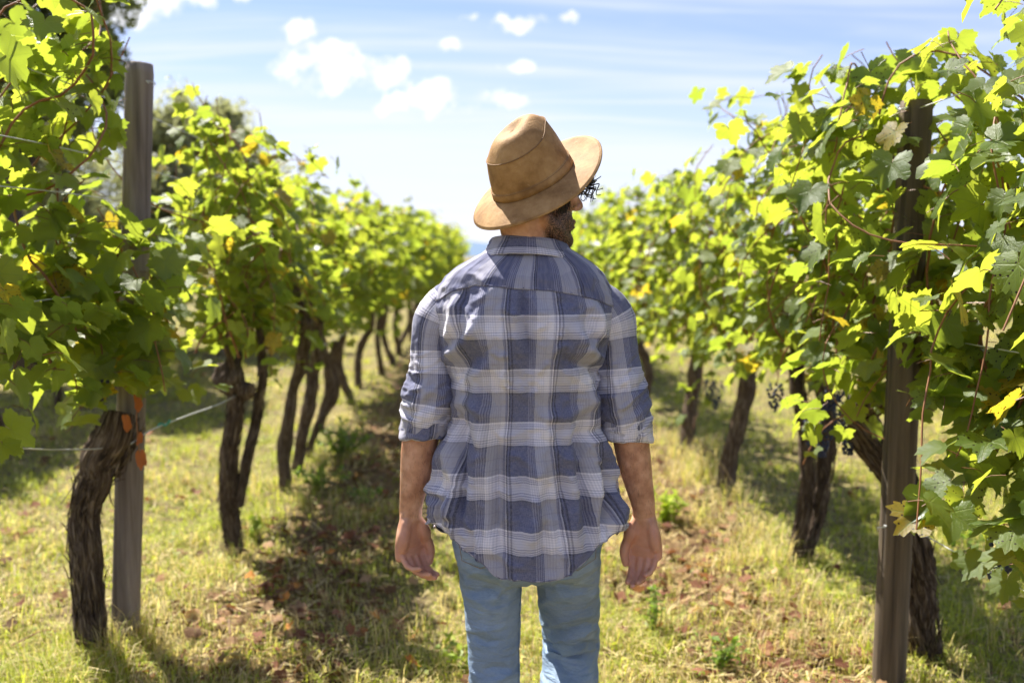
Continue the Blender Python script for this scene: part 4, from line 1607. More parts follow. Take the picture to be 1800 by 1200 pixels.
def build_weeds():
    rng = np.random.default_rng(15)
    G1 = np.array([[0.10, 0.17, 0.02], [0.20, 0.28, 0.035]])
    G2 = np.array([[0.20, 0.28, 0.02], [0.34, 0.40, 0.04]])
    weed(rng, on_ground(600, 815), 0.28, 0.26, 34, 12, 0.022, G1, 'green leafy weed bush between the left row and the man')
    weed(rng, on_ground(560, 870), 0.17, 0.2, 20, 12, 0.02, G1, 'low green weed at the foot of the third left vine')
    weed(rng, on_ground(450, 960), 0.12, 0.07, 8, 8, 0.022, G2, 'small bright green sucker beside the burled trunk')
    weed(rng, on_ground(1172, 925), 0.2, 0.14, 18, 10, 0.026, G2, 'bright yellow-green weed by the man\'s right wrist')
    weed(rng, on_ground(640, 880), 0.12, 0.18, 14, 10, 0.018, G1, 'low spreading weed in the shade left of the man\'s forearm')
    weed(rng, on_ground(820, 1165), 0.10, 0.15, 12, 10, 0.018, G2, 'low weed in the grass beside the man\'s left leg')
    weed(rng, on_ground(1260, 1180), 0.14, 0.14, 14, 9, 0.016, G1, 'thin weed at bottom edge right of the man')
    weed(rng, on_ground(1150, 1120), 0.22, 0.1, 12, 8, 0.014, G1, 'wispy upright weed right of the man\'s right leg')
    weed(rng, on_ground(1700, 990), 0.3, 0.18, 18, 9, 0.02, G1, 'upright weed in shade behind the leaves at right')


build_grass()
build_litter()
build_weeds()

# ================================================================== the man walking between the rows
YM = 2.2


def mat_plaid():
    k = Nodes('plaid_linen')
    tc = k.n('ShaderNodeTexCoord')
    s = k.n('ShaderNodeSeparateXYZ')
    wob = k.noise(tc.outputs['UV'], 9, 2)
    k.l(tc.outputs['UV'], s.inputs[0])
    u = k.math('ADD', s.outputs[0], k.math('MULTIPLY', k.math('SUBTRACT', wob, 0.5), 0.0025))
    v = k.math('ADD', s.outputs[1], k.math('MULTIPLY', k.math('SUBTRACT', wob, 0.5), 0.0025))
    D, N_, Lt, Wh, Md = (0.075, 0.084, 0.17), (0.014, 0.016, 0.05), (0.84, 0.81, 0.87), (0.90, 0.89, 0.92), (0.42, 0.41, 0.52)

    def fine(a, b, n, c1, c2):
        return [(a + (b - a) * i / n, c1 if i % 2 == 0 else c2) for i in range(n)]
    Dw = (0.13, 0.14, 0.25)
    warp = [(0.0, N_), (0.03, Dw), (0.055, N_), (0.085, Dw)] + fine(0.44, 0.60, 8, Md, Dw) + [(0.60, Lt), (0.92, Md), (0.98, Lt)]
    weft = [(0.0, Lt), (0.012, D), (0.55, N_), (0.565, D)] + fine(0.58, 0.70, 6, Lt, Md) + [(0.70, Lt), (0.88, Md), (0.90, Lt), (0.92, Md), (0.94, Lt), (0.96, Md), (0.98, Lt)]
    cw = k.ramp(k.math('FRACT', k.math('ADD', k.math('DIVIDE', u, 0.098), 0.38)), warp, 'CONSTANT')
    cf = k.ramp(k.math('FRACT', k.math('ADD', k.math('DIVIDE', v, 0.1165), 0.22)), weft, 'CONSTANT')
    mixc = k.mix(0.6, cw, cf)
    one, dk, md2 = (1, 1, 1), (0.58, 0.58, 0.64), (0.86, 0.86, 0.89)
    l1 = k.ramp(k.math('FRACT', k.math('ADD', k.math('DIVIDE', u, 0.098), 0.38)), [(0.0, dk), (0.03, one), (0.06, dk), (0.09, one)] + fine(0.62, 0.84, 10, md2, one) + [(0.84, one), (0.95, dk), (0.965, one)], 'CONSTANT')
    l2 = k.ramp(k.math('FRACT', k.math('ADD', k.math('DIVIDE', v, 0.1165), 0.22)), [(0.0, one), (0.10, md2), (0.12, one), (0.30, md2), (0.32, one)] + fine(0.58, 0.98, 16, md2, one) + [(0.98, one)], 'CONSTANT')
    mixc = k.mix(1.0, k.mix(1.0, mixc, l1, 'MULTIPLY'), l2, 'MULTIPLY')
    mixc = k.mix(0.03, mixc, (0.85, 0.83, 0.92))
    th1 = k.noise(k.mapping(tc.outputs['UV'], (900, 120, 1)), 1.0, 2)
    th2 = k.noise(k.mapping(tc.outputs['UV'], (120, 900, 1)), 1.0, 2)
    th = k.math('ADD', th1, th2)
    mixc = k.mix(k.mr(th, 0.75, 1.25, 0.0, 0.14), mixc, (0.72, 0.70, 0.74))
    cr = k.noise(tc.outputs['UV'], 60, 5, 0.6, 0.6)
    nb = k.bump(th, 0.25, 0.001)
    nb = k.bump(cr, 0.45, 0.006, nb)
    p = k.principled(mixc, 0.88, nb, 0.2, Sheen_Weight=0.15)
    return k.done(k.mixs(0.12, p, k.translucent(mixc)))


def mat_denim():
    k = Nodes('light_denim')
    o = k.obj()
    n1 = k.noise(o, 7, 4)
    tw = k.noise(k.mapping(o, (260, 260, 700), rot=(0, R(35), 0)), 1.0, 3)
    fade = k.noise(k.mapping(o, (14, 14, 40)), 1.0, 4, 0.6)
    c = k.ramp(n1, [(0.3, (0.11, 0.17, 0.29)), (0.55, (0.175, 0.25, 0.38)), (0.75, (0.29, 0.37, 0.49))])
    c = k.mix(k.math('MULTIPLY', tw, 0.5), c, (0.46, 0.55, 0.62))
    c = k.mix(k.mr(fade, 0.45, 0.75, 0, 0.5), c, (0.09, 0.16, 0.27))
    nb = k.bump(tw, 0.35, 0.002)
    wr = k.noise(k.mapping(o, (9, 9, 34)), 1.0, 5, 0.6, 1.5)
    c = k.mix(k.mr(wr, 0.55, 0.75, 0, 0.4), c, (0.42, 0.52, 0.62))
    nb = k.bump(fade, 0.35, 0.01, nb)
    nb = k.bump(wr, 0.6, 0.02, nb)
    return k.done(k.principled(c, 0.85, nb, 0.2))


def mat_skin():
    k = Nodes('tanned_skin')
    o = k.obj()
    att = k.n('ShaderNodeAttribute', attribute_name='tint')
    rs = k.n('ShaderNodeSeparateColor')
    k.l(att.outputs['Color'], rs.inputs[0])
    n = k.noise(o, 34, 4)
    f = k.noise(o, 420, 3)
    c = k.ramp(n, [(0.34, (0.42, 0.20, 0.12)), (0.52, (0.56, 0.295, 0.185)), (0.70, (0.66, 0.38, 0.26))])
    c = k.mix(k.math('MULTIPLY', rs.outputs[1], 0.6), c, (0.62, 0.30, 0.22))          # palms are pinker
    st = k.math('MULTIPLY', rs.outputs[0], k.mr(k.noise(o, 330, 3, 0.6), 0.36, 0.58, 0.45, 1.0))
    c = k.mix(st, c, (0.045, 0.026, 0.018))                                              # beard
    nb = k.bump(f, 0.25, 0.001)
    p = k.principled(c, 0.52, nb, 0.4, Subsurface_Weight=0.12, Subsurface_Radius=(0.012, 0.005, 0.003))
    return k.done(p)


def mat_hat():
    k = Nodes('waxed_canvas')
    o = k.obj()
    n = k.noise(o, 16, 5, 0.6)
    f = k.noise(k.mapping(o, (1, 1, 2.0)), 500, 2)
    sc = k.noise(o, 46, 5, 0.65, 1.2)
    c = k.ramp(n, [(0.34, (0.21, 0.108, 0.036)), (0.52, (0.345, 0.195, 0.074)), (0.70, (0.47, 0.29, 0.125))])
    c = k.mix(k.mr(sc, 0.60, 0.74, 0, 0.45), c, (0.55, 0.38, 0.19))
    nb = k.bump(f, 0.3, 0.001)
    nb = k.bump(sc, 0.3, 0.005, nb)
    return k.done(k.principled(c, 0.72, nb, 0.3))


PLAID, DENIM, SKIN, HATM = mat_plaid(), mat_denim(), mat_skin(), mat_hat()
HAIR = mat_plain('dark_hair', (0.022, 0.015, 0.012), 0.45, 0, 0.3, 90, 0.5)
THREAD = mat_plain('stitching', (0.30, 0.20, 0.10), 0.8, 0, 0.2, 200)
HATSEAM = mat_plain('hat_seam', (0.24, 0.13, 0.05), 0.75, 0, 0.3, 90)
BUTTON = mat_plain('button', (0.16, 0.12, 0.09), 0.4, 0, 0.3, 90)
BOOT = mat_plain('boot_leather', (0.10, 0.055, 0.03), 0.6, 0, 0.4, 40, 0.4, 0.3)

TORSO = np.array([  # row py, left px, right px, half depth, centre depth offset
    [418, 888, 976, .050, .01], [426, 880, 986, .056, .008], [438, 864, 1000, .064, .004], [452, 838, 1022, .076, .0], [468, 810, 1044, .090, 0], [484, 790, 1057, .104, -.002],
    [502, 777, 1066, .110, -.004], [524, 769, 1073, .117, -.006], [550, 766, 1076, .124, -.008], [600, 780, 1063, .130, -.008], [650, 791, 1051, .128, -.004],
    [700, 794, 1047, .126, 0], [750, 787, 1051, .128, .002], [800, 776, 1064, .134, .002], [850, 767, 1081, .140, 0], [900, 758, 1096, .146, -.002], [935, 752, 1106, .15, -.004],
    [980, 756, 1104, .152, -.006], [1030, 762, 1098, .152, -.008]], float)
_TS = spline(np.column_stack([TORSO[:, 0], TORSO[:, 1:3], TORSO[:, 3:] * 1000]), 4.0)
_TS = _TS[np.argsort(_TS[:, 0])]
_TS[:, 3:] /= 1000

FOLDS = [  # x1, y1, x2, y2, width px, height m (ridge +, groove -)
    (911, 508, 908, 640, 6, .0045), (924, 508, 926, 640, 5, -.005), (938, 508, 944, 600, 7, .003),
    (790, 640, 850, 560, 11, .007), (800, 668, 870, 610, 12, -.005), (786, 600, 815, 520, 9, .006), (805, 560, 830, 505, 8, -.004), (840, 540, 852, 505, 7, .003),
    (1052, 640, 1000, 575, 12, .006), (1050, 665, 985, 620, 12, -.005), (1060, 600, 1035, 530, 9, .006), (1040, 600, 1020, 540, 9, -.004),
    (850, 640, 828, 930, 13, .007), (872, 760, 884, 1015, 11, -.007), (862, 700, 852, 960, 10, .005), (805, 760, 790, 930, 11, .009), (818, 720, 812, 930, 8, -.007), (785, 780, 768, 925, 8, .009),
    (795, 830, 782, 925, 6, -.008), (775, 850, 800, 905, 7, .005),
    (1032, 660, 1048, 930, 12, .007), (1018, 740, 1030, 960, 10, -.007), (1058, 780, 1086, 935, 9, .010), (1046, 800, 1068, 940, 7, -.009), (1075, 830, 1098, 930, 7, -.008), (1000, 720, 1006, 975, 14, .006),
    (985, 820, 985, 1000, 10, -.005), (940, 780, 936, 1010, 16, .005), (905, 830, 908, 1015, 10, .004), (960, 850, 962, 1010, 10, -.004),
    (800, 700, 880, 735, 10, .004), (1045, 700, 960, 740, 11, .004), (795, 735, 850, 790, 9, -.004), (1048, 745, 990, 790, 9, -.004)]


def fold_field(px, py, folds):
    d = np.zeros(len(px))
    for (x1, y1, x2, y2, w, h) in folds:
        dx, dy = x2 - x1, y2 - y1
        L = math.hypot(dx, dy)
        t = ((px - x1) * dx + (py - y1) * dy) / (L * L)
        s = ((px - x1) * dy - (py - y1) * dx) / L
        s = s + 5.0 * np.sin(t * 5.0 + x1)               # folds are not ruler-straight
        env = smooth(-0.12, 0.25, t) * (1 - smooth(0.7, 1.15, t))
        d += h * env * np.exp(-(s / w) ** 2)
    return d


def torso_point(th, py, off=0.0, folds=True):
    """th: 0 at the spine, +90 deg at his right side (right in the picture); py: row"""
    th = np.asarray(th, float)
    py = np.asarray(py, float)
    l, r_, b, yc = (np.interp(py, _TS[:, 0], _TS[:, i]) for i in (1, 2, 3, 4))
    a = (r_ - l) / 2 / FPX * YM
    d = _F[None] + _R[None] * ((((l + r_) / 2) - 900) / FPX)[:, None] + _U[None] * ((600 - py) / FPX)[:, None]
    c = _C + d * (YM / d[:, 1])[:, None]
    e = 2 / 2.35
    sx = np.sign(np.sin(th)) * np.abs(np.sin(th)) ** e
    sy = np.sign(np.cos(th)) * np.abs(np.cos(th)) ** e
    nx, ny = sx * b, -sy * a
    nl = np.hypot(nx, ny) + 1e-9
    nx, ny = nx / nl, ny / nl
    P = np.column_stack([c[:, 0] + a * sx, c[:, 1] + yc - b * sy, c[:, 2]])
    # shoulder blades and spine
    pxs = (l + r_) / 2 + (r_ - l) / 2 * sx
    back = smooth(-0.1, 0.35, np.cos(th))
    low = smooth(470, 1000, py)
    q = np.column_stack([P[:, 0] * 16, P[:, 1] * 16, P[:, 2] * 3.2])
    q2 = np.column_stack([P[:, 0] * 30, P[:, 1] * 30, P[:, 2] * 22])
    q3 = np.column_stack([P[:, 0] * 62, P[:, 1] * 62, P[:, 2] * 50])
    disp = (0.002 + 0.008 * low) * fbm(q, 51, 2) + 0.0062 * (0.5 - np.abs(vnoise(q2, 52))) * (0.5 + fbm(q * 0.6, 57, 2)) + 0.0026 * (1 - 2 * np.abs(vnoise(q3, 53)))
    wv = np.column_stack([fbm(q2 * 0.35, 58, 2), fbm(q2 * 0.35, 59, 2), np.zeros(len(P))]) * 1.1
    c1 = (1 - np.abs(vnoise(np.column_stack([P[:, 0] * 17, P[:, 1] * 17, P[:, 2] * 7]) + wv, 54))) ** 7
    c2 = (1 - np.abs(vnoise(np.column_stack([(P[:, 0] + P[:, 2] * .6) * 20, P[:, 1] * 20, (P[:, 2] - P[:, 0] * .6) * 9]) + wv, 55))) ** 7
    c3 = (1 - np.abs(vnoise(np.column_stack([(P[:, 0] - P[:, 2] * .7) * 22, P[:, 1] * 22, (P[:, 2] + P[:, 0] * .7) * 11]) + wv, 56))) ** 7
    disp += 0.0085 * c1 * (0.35 + low) + 0.008 * c2 * smooth(-.2, .4, vnoise(q2 * 0.3, 60)) + 0.008 * c3 * smooth(-.2, .4, vnoise(q2 * 0.3, 61))
    disp *= smooth(430, 500, py) * 0.7 + 0.3
    bulge = 0.014 * np.exp(-((pxs - 860) / 45) ** 2 - ((py - 580) / 60) ** 2) + 0.014 * np.exp(-((pxs - 985) / 45) ** 2 - ((py - 580) / 60) ** 2) - 0.010 * np.exp(-((pxs - 922) / 22) ** 2 - ((py - 640) / 130) ** 2)
    if folds:
        vx, vy, _ = project(P)
        disp = disp + back * (2.9 * fold_field(vx, vy, FOLDS) + bulge)
    side = 1 - back                                         # the front hangs in folds too
    disp = disp + side * low * 0.008 * np.sin(th * 9 + 1.3)
    P[:, 0] += nx * (disp + off)
    P[:, 1] += ny * (disp + off)
    return P


_th = np.linspace(-math.pi, math.pi, 721)
_p = torso_point(_th, np.full(721, 700.0), 0, False)
_arc = np.concatenate([[0], np.cumsum(np.hypot(np.diff(_p[:, 0]), np.diff(_p[:, 1])))])
_arc -= _arc[360]


def hem(th):
    s = np.abs(th) / (math.pi / 2)
    lr = np.where(th < 0, -1.0, 1.0)
    vis = np.interp(s, [0, .15, .20, .27, .38, .50, .62, .8, 1.0, 1.25, 1.6, 2], [1019, 1017, 1008, 990, 968, 944, 928, 920, 922, 935, 950, 955])
    vis = vis + lr * 5 * smooth(0.2, 0.8, s) + 2.0 * np.sin(th * 17)
    return 450 + (vis - 450) * (YM - 0.148 * np.cos(th)) / YM


def yoke_edge(th):
    px = 921 + 155 * np.sin(th)
    return np.interp(px, [762, 800, 840, 880, 920, 960, 1000, 1040, 1068, 1085], [534, 510, 499, 502, 506, 509, 516, 526, 537, 545])


def shell(o, t=0.0014):
    m = o.modifiers.new('cloth', 'SOLIDIFY')
    m.thickness = t
    m.offset = -1


def build_shirt(root, base):
    nu, nv = 260, 220
    th = np.linspace(-math.pi, math.pi, nu + 1)[:-1]
    t = np.linspace(0, 1, nv)
    TH, T = np.meshgrid(th, t)
    PY = 420 + (hem(TH) - 420) * T
    P = torso_point(TH.ravel(), PY.ravel())
    uv = np.column_stack([np.interp(TH.ravel(), _th, _arc) * (1.0 - 0.05 * (PY.ravel() - 700) / 300), P[:, 2]])
    F = grid_faces(nv, nu)
    # drop the seam column's wrap in the uv by splitting at the front placket
    sh = link('shirt', mesh_of('shirt', P - base, F, PLAID, uv=uv), root)
    sh['label'] = 'loose blue and grey plaid linen shirt worn untucked'
    shell(sh)
    # yoke across the shoulders
    nu2, nv2 = 150, 40
    th = np.linspace(R(-112), R(112), nu2)
    TH, T = np.meshgrid(th, np.linspace(0, 1, nv2))
    PY = 424 + (yoke_edge(TH) - 424) * T
    P = torso_point(TH.ravel(), PY.ravel(), 0.0022)
    uv = np.column_stack([np.interp(TH.ravel(), _th, _arc) * 1.02 + 0.046, 0.0075 + 0.003 * T.ravel()])
    yo = link('yoke', mesh_of('yoke', P - base, grid_faces(nv2, nu2, False), PLAID, uv=uv), sh)
    shell(yo)
    # double seam along the yoke
    for dy, rr in ((-3, 0.0011), (-9, 0.0007)):
        th2 = np.linspace(R(-75), R(75), 120)
        q = torso_point(th2, yoke_edge(th2) + dy, 0.0028)
        v, f = tube(q - base, rr, 5)
        link('seam', mesh_of('seam', v, f, PLAID, uv=np.column_stack([v[:, 0] * 3, np.full(len(v), 0.095)])), sh)
    # rolled hem edge
    th2 = np.linspace(-math.pi, math.pi, 300)
    q = torso_point(th2, hem(th2) - 1.5, 0.0)
    v, f = tube(q - base, 0.0019, 6)
    link('hem', mesh_of('hem', v, f, PLAID, uv=np.column_stack([v[:, 0] * 2, np.full(len(v), 0.03)])), sh)
    # collar
    prof = [(452, 64, .070), (436, 63, .068), (423, 62, .067), (418.5, 63.5, .069), (418, 66, .072), (422, 69, .075), (430, 74, .081), (439, 81, .089), (447, 88, .096), (449.5, 89, .097)]
    prof = spline(np.array([(a * 0.001, b * 0.001, c) for a, b, c in prof]), 0.0018)
    prof[:, :2] *= 1000
    th = np.linspace(R(-163), R(163), 130)
    V, UV = [], []
    for i, (py, a, b) in enumerate(prof):
        c = at(930, py, YM)
        am = a / FPX * YM
        fr = (1 - np.cos(th)) / 2
        n_ = 0.0016 * vnoise(np.column_stack([np.sin(th) * 5, np.cos(th) * 5, np.full(len(th), i * 0.18)]), 31)
        tilt = 0.006 * np.sin(th)
        V.append(np.column_stack([c[0] + (am + n_) * np.sin(th), c[1] + 0.008 - (b + n_) * np.cos(th), c[2] - 0.026 * fr ** 1.3 - tilt + (0.004 * np.cos(th * 2.0) if i > len(prof) // 2 else 0)]))
        UV.append(np.column_stack([th * 0.075 + 0.012, np.full(len(th), 0.09 + 0.0018 * i)]))
    co = link('collar', mesh_of('collar', np.vstack(V) - base, grid_faces(len(prof), len(th), False), PLAID, uv=np.vstack(UV)), sh)
    shell(co, 0.002)
    # sleeves with rolled cuffs
    paths = {-1: [(816, 512, 2.20, 26), (792, 531, 2.20, 38), (769, 564, 2.20, 43), (759, 605, 2.195, 38), (759, 650, 2.19, 38), (756, 695, 2.185, 44), (749, 735, 2.185, 41), (745, 762, 2.185, 38)],
             1: [(1028, 512, 2.20, 26), (1052, 531, 2.20, 38), (1073, 564, 2.20, 43), (1083, 605, 2.195, 36), (1087, 650, 2.19, 39), (1093, 700, 2.185, 45), (1101, 740, 2.185, 42), (1104, 768, 2.185, 39)]}
    for sgn in (-1, 1):
        pts = np.array([list(at(x, y, d)) + [w / FPX * d] for x, y, d, w in paths[sgn]])
        S = spline(pts, 0.0028)
        p, r = S[:, :3], S[:, 3]
        s = np.concatenate([[0], np.cumsum(np.linalg.norm(np.diff(p, axis=0), axis=1))])
        Tn, A, B = frames(p, (1, 0, 0))
        ns = 96
        th = np.arange(ns) * 2 * math.pi / ns
        S2, TH = np.meshgrid(s, th, indexing='ij')
        tot = s[-1]
        f = S2 / tot
        lo = smooth(0.35, 0.75, f)
        up = smooth(0.05, 0.2, f)
        ob = S2 + 0.016 * np.cos(TH + 0.8 * sgn) + 0.010 * np.sin(2 * TH + 1)
        q = np.column_stack([np.cos(TH).ravel() * 1.5, np.sin(TH).ravel() * 1.5, ob.ravel() * 40 + sgn * 9])
        w1 = 1 - 2 * np.abs(vnoise(q, 71)).reshape(S2.shape)
        q = np.column_stack([np.cos(TH).ravel() * 2.4, np.sin(TH).ravel() * 2.4, ob.ravel() * 75 + sgn * 5])
        w2 = 1 - 2 * np.abs(vnoise(q, 72)).reshape(S2.shape)
        q = np.column_stack([np.cos(TH).ravel() * 2.2, np.sin(TH).ravel() * 2.2, S2.ravel() * 9 + sgn])
        w3 = fbm(q, 73, 2).reshape(S2.shape)
        disp = 0.0065 * lo * w1 + 0.0028 * (0.35 + lo) * w2 + 0.0055 * up * (1 - 0.4 * lo) * w3
        disp *= 1 - smooth(0.9, 1.0, f) * 0.5
        rr = r[:, None] + disp
        V = p[:, None, :] + rr[..., None] * (np.cos(TH)[..., None] * A[:, None, :] * 1.0 + np.sin(TH)[..., None] * B[:, None, :] * 1.08)
        uv = np.column_stack([(TH - math.pi).ravel() * 0.052 + 0.02, (p[:, None, 2] * 0.35 - S2 * 0.65).ravel() + 0.02 * sgn])
        sl = link('sleeve', mesh_of('sleeve', V.reshape(-1, 3) - base, grid_faces(len(s), ns), PLAID, uv=uv), sh)
        # cuff: rolled up twice
        e, tn = p[-1], Tn[-1]
        prof = [(-0.050, 0.004), (-0.046, 0.0075), (-0.030, 0.0085), (-0.014, 0.0080), (-0.004, 0.0085), (0.003, 0.006), (0.005, 0.001), (0.002, -0.004), (-0.02, -0.006)]
        prof = spline(np.array(prof), 0.002)
        V, UV = [], []
        tilt = np.cos(th) * 0.010 * sgn
        for i, (a, b) in enumerate(prof):
            wn_ = 0.003 * vnoise(np.column_stack([np.cos(th) * 2.5, np.sin(th) * 2.5, np.full(ns, a * 60 + sgn)]), 81) + 0.0018 * vnoise(np.column_stack([np.cos(th) * 6, np.sin(th) * 6, np.full(ns, a * 120)]), 82)
            rad = r[-1] - 0.001 + b + wn_
            c = e + tn * a
            V.append(c + rad[:, None] * (np.cos(th)[:, None] * A[-1] + 1.06 * np.sin(th)[:, None] * B[-1]) + np.outer(tilt + wn_ * 1.5, tn))
            UV.append(np.column_stack([(th - math.pi) * 0.052 + 0.065, np.full(ns, a * 1.15 + 0.31 * sgn)]))
        cu = link('cuff', mesh_of('cuff', np.vstack(V) - base, grid_faces(len(prof), ns), PLAID, uv=np.vstack(UV)), sl)
        # roll-up tab button at the outer side
        c = p[int(len(p) * 0.60)] + np.array([sgn, -0.15, 0]) * (r[int(len(p) * 0.6)] + 0.002)
        v, f_ = ellipsoid(c - base, (0.0035, 0.006, 0.006), None, 12, 8)
        link('button', mesh_of('button', v, f_, BUTTON), sl)
        # armhole seam
        k = int(np.argmin(np.abs(f[:, 0] - 0.24)))
        ring = p[k] + (r[k] + 0.002) * (np.cos(th)[:, None] * A[k] + 1.08 * np.sin(th)[:, None] * B[k])
    # front placket buttons
    for i in range(6):
        c = torso_point(np.array([math.pi]), np.array([520.0 + i * 68]), 0.002)[0]
        v, f_ = ellipsoid(c - base, (0.005, 0.002, 0.005), None, 10, 6)
        link('button', mesh_of('button', v, f_, BUTTON), sh)


HY = R(62)
HP = R(5)
HF = np.array([math.sin(HY) * math.cos(HP), math.cos(HY) * math.cos(HP), math.sin(HP)])
HR = np.array([math.cos(HY), -math.sin(HY), 0.0])
HU = np.cross(HR, HF)
HEAD = at(935, 347, YM - 0.005)
HROT = np.column_stack([HR, HF, HU])


# frame of the hat: tipped back on the turned head
_tl = R(32)
HT_F = np.array([math.sin(HY), math.cos(HY), 0]) * math.cos(_tl) + np.array([0, 0, 1.0]) * math.sin(_tl)
HT_U = np.cross(HR, HT_F)
HT_R = HR * math.cos(R(-10)) + HT_U * math.sin(R(-10))
HT_U = np.cross(HT_R, HT_F)
HT_C = at(938, 318, YM - 0.01)


def under_hat(P, gap=0.006):
    """press what would stick through the crown back inside it"""
    q = P - HT_C
    x, y, z = q @ HT_R, q @ HT_F, q @ HT_U
    k = np.clip(z / 0.105, 0, 1)
    s = 1 - .05 * k - .20 * k ** 2
    rho = np.sqrt((x / (.080 * s - gap)) ** 2 + (y / (.097 * s - gap)) ** 2)
    m = (z > -0.004) & (rho > 1)
    f = np.where(m, 1 / np.maximum(rho, 1e-6), 1.0)
    z = np.minimum(z, 0.088)
    return HT_C + np.outer(x * f, HT_R) + np.outer(y * f, HT_F) + np.outer(z, HT_U)


def hp(r, f, u):
    return HEAD + HR * r + HF * f + HU * u


def build_body(root, base):
    parts = []
    E = lambda c, r: parts.append(ellipsoid(hp(*c), r, HROT))
    Cc = lambda pts, rad, **k: parts.append(capsule_chain([hp(*p) for p in pts], rad, 12, 0.006, **k))
    E((0, -.012, .045), (.076, .098, .09))
    E((0, .030, -.03), (.063, .064, .088))
    Cc([(-.056, -.002, -.05), (-.050, .03, -.082), (0, .074, -.104), (.050, .03, -.082), (.056, -.002, -.05)], [.02, .021, .022, .021, .02])
    E((0, .076, -.102), (.024, .018, .018))
    Cc([(0, .090, .022), (0, .112, -.005), (0, .122, -.026)], [.009, .010, .0125])
    E((.013, .108, -.030), (.010, .012, .009))
    E((-.013, .108, -.030), (.010, .012, .009))
    Cc([(-.045, .074, .030), (-.02, .090, .032), (.02, .090, .032), (.045, .074, .030)], [.012, .014, .014, .012])
    E((0, .094, -.062), (.024, .013, .008))
    E((0, .092, -.074), (.021, .012, .008))
    for s in (-1, 1):
        E((.045 * s, .066, -.012), (.026, .024, .022))
        E((.044 * s, .036, -.060), (.022, .040, .040))
        parts.append(ellipsoid(hp(.079 * s, -.004, -.004), (.009, .019, .032), HROT))
        parts.append(ellipsoid(hp(.082 * s, -.006, -.026), (.008, .010, .012), HROT))
    # neck, trunk
    nk = [at(930, 500, 2.20), at(928, 455, 2.20), at(929, 420, 2.195), hp(0, -.022, -.04)]
    parts.append(capsule_chain(nk, [.075, .064, .060, .062], 20, 0.01))
    tr = [at(927, 915, 2.2), at(922, 800, 2.2), at(920, 690, 2.2), at(921, 590, 2.195), at(924, 520, 2.2)]
    parts.append(capsule_chain(tr, [.125, .13, .135, .145, .11], 24, 0.02, (1, 0, 0), [.72, .70, .68, .66, .6]))
    hands = []
    arms = {-1: [(800, 522, 2.2, .046), (768, 560, 2.2, .048), (760, 640, 2.19, .043), (752, 705, 2.185, .041), (740, 768, 2.185, .0415), (735, 800, 2.187, .040), (729, 845, 2.19, .034), (723, 885, 2.195, .0272), (722, 912, 2.2, .0262)],
            1: [(1044, 522, 2.2, .046), (1074, 560, 2.2, .048), (1085, 640, 2.19, .043), (1096, 710, 2.185, .041), (1109, 775, 2.185, .0405), (1115, 810, 2.187, .039), (1123, 850, 2.19, .033), (1131, 888, 2.195, .0275), (1132, 912, 2.2, .0265)]}
    for s in (-1, 1):
        a = arms[s]
        parts.append(capsule_chain([at(x, y, d) for x, y, d, r in a], [r for *_, r in a], 18, 0.01, (1, 0, 0), [.95, .95, .98, 1, .98, .95, .88, .8, .76]))
        W = at(a[-1][0], a[-1][1] - 6, 2.2)
        ph = R(42 if s < 0 else 26)
        Nn = np.array([-s * math.sin(ph), -math.cos(ph), 0.0])      # out of the palm
        Lt = np.array([-s * math.cos(ph), math.sin(ph), 0.0])       # towards the thumb
        Dn = np.array([s * 0.05, 0.02, -1.0])
        Dn /= np.linalg.norm(Dn)
        H = lambda l, d, n: W + Lt * l + Dn * d + Nn * n
        hands.append((W, Lt, Dn, Nn))
        # palm: a flat loft
        rings = [(-.012, .026, .019, 0), (.008, .030, .019, 0), (.03, .036, .0185, 0), (.055, .041, .0165, .001), (.08, .0425, .014, .002), (.096, .041, .0115, .003), (.103, .036, .008, .003)]
        S = spline(np.array(rings), 0.006)
        th = np.arange(24) * 2 * math.pi / 24
        V = []
        for d, w, t, n0 in S:
            for q in th:
                V.append(H(w * math.cos(q), d, n0 + t * math.sin(q)))
        F = [tuple(int(i) for i in f) for f in grid_faces(len(S), 24)] + [tuple(range(24))[::-1], tuple(range((len(S) - 1) * 24, len(S) * 24))]
        if s > 0:
            F = [f[::-1] for f in F]
        parts.append((np.array(V), F))
        # ball of the thumb, heel of the hand
        parts.append(capsule_chain([H(.016, .016, .010), H(.027, .040, .014), H(.034, .058, .013)], [.015, .0185, .0145], 14, 0.006))
        parts.append(capsule_chain([H(-.020, .015, .008), H(-.026, .045, .010), H(-.027, .07, .008)], [.013, .0155, .013], 14, 0.006))
        # thumb
        parts.append(capsule_chain([H(.032, .050, .013), H(.0425, .074, .020), H(.0440, .090, .024), H(.041, .112, .026)], [.0135, .0115, .0108, .0085], 12, 0.005))
        # fingers, curled back towards the palm
        spec = [(.0305, (.043, .026, .021), .0086, (24, 60, 84), -2), (.0105, (.047, .030, .022), .0088, (28, 66, 92), 1), (-.0100, (.043, .028, .022), .0084, (32, 70, 98), 5), (-.0295, (.034, .021, .019), .0074, (34, 72, 98), 9)]
        for (l0, ln, rad, curl, lean) in spec:
            p = H(l0, .088 if abs(l0) < .02 else .084, .003)
            pts, rr = [p], [rad * 1.12]
            for L, c, k in zip(ln, curl, (1.02, .95, .86)):
                c = c + (9 if s < 0 else -7)
                dirv = Dn * math.cos(R(c)) + Nn * math.sin(R(c)) + Lt * math.sin(R(lean))
                dirv /= np.linalg.norm(dirv)
                pts.append(pts[-1] + dirv * (L * 0.5)); rr.append(rad * k * 0.96)
                pts.append(pts[-1] + dirv * (L * 0.5)); rr.append(rad * k)
            rr[-1] = rad * 0.74
            parts.append(capsule_chain(pts, rr, 12, 0.004))
    V, F, Nv = remesh(parts, 0.0027, 3, 0.5)
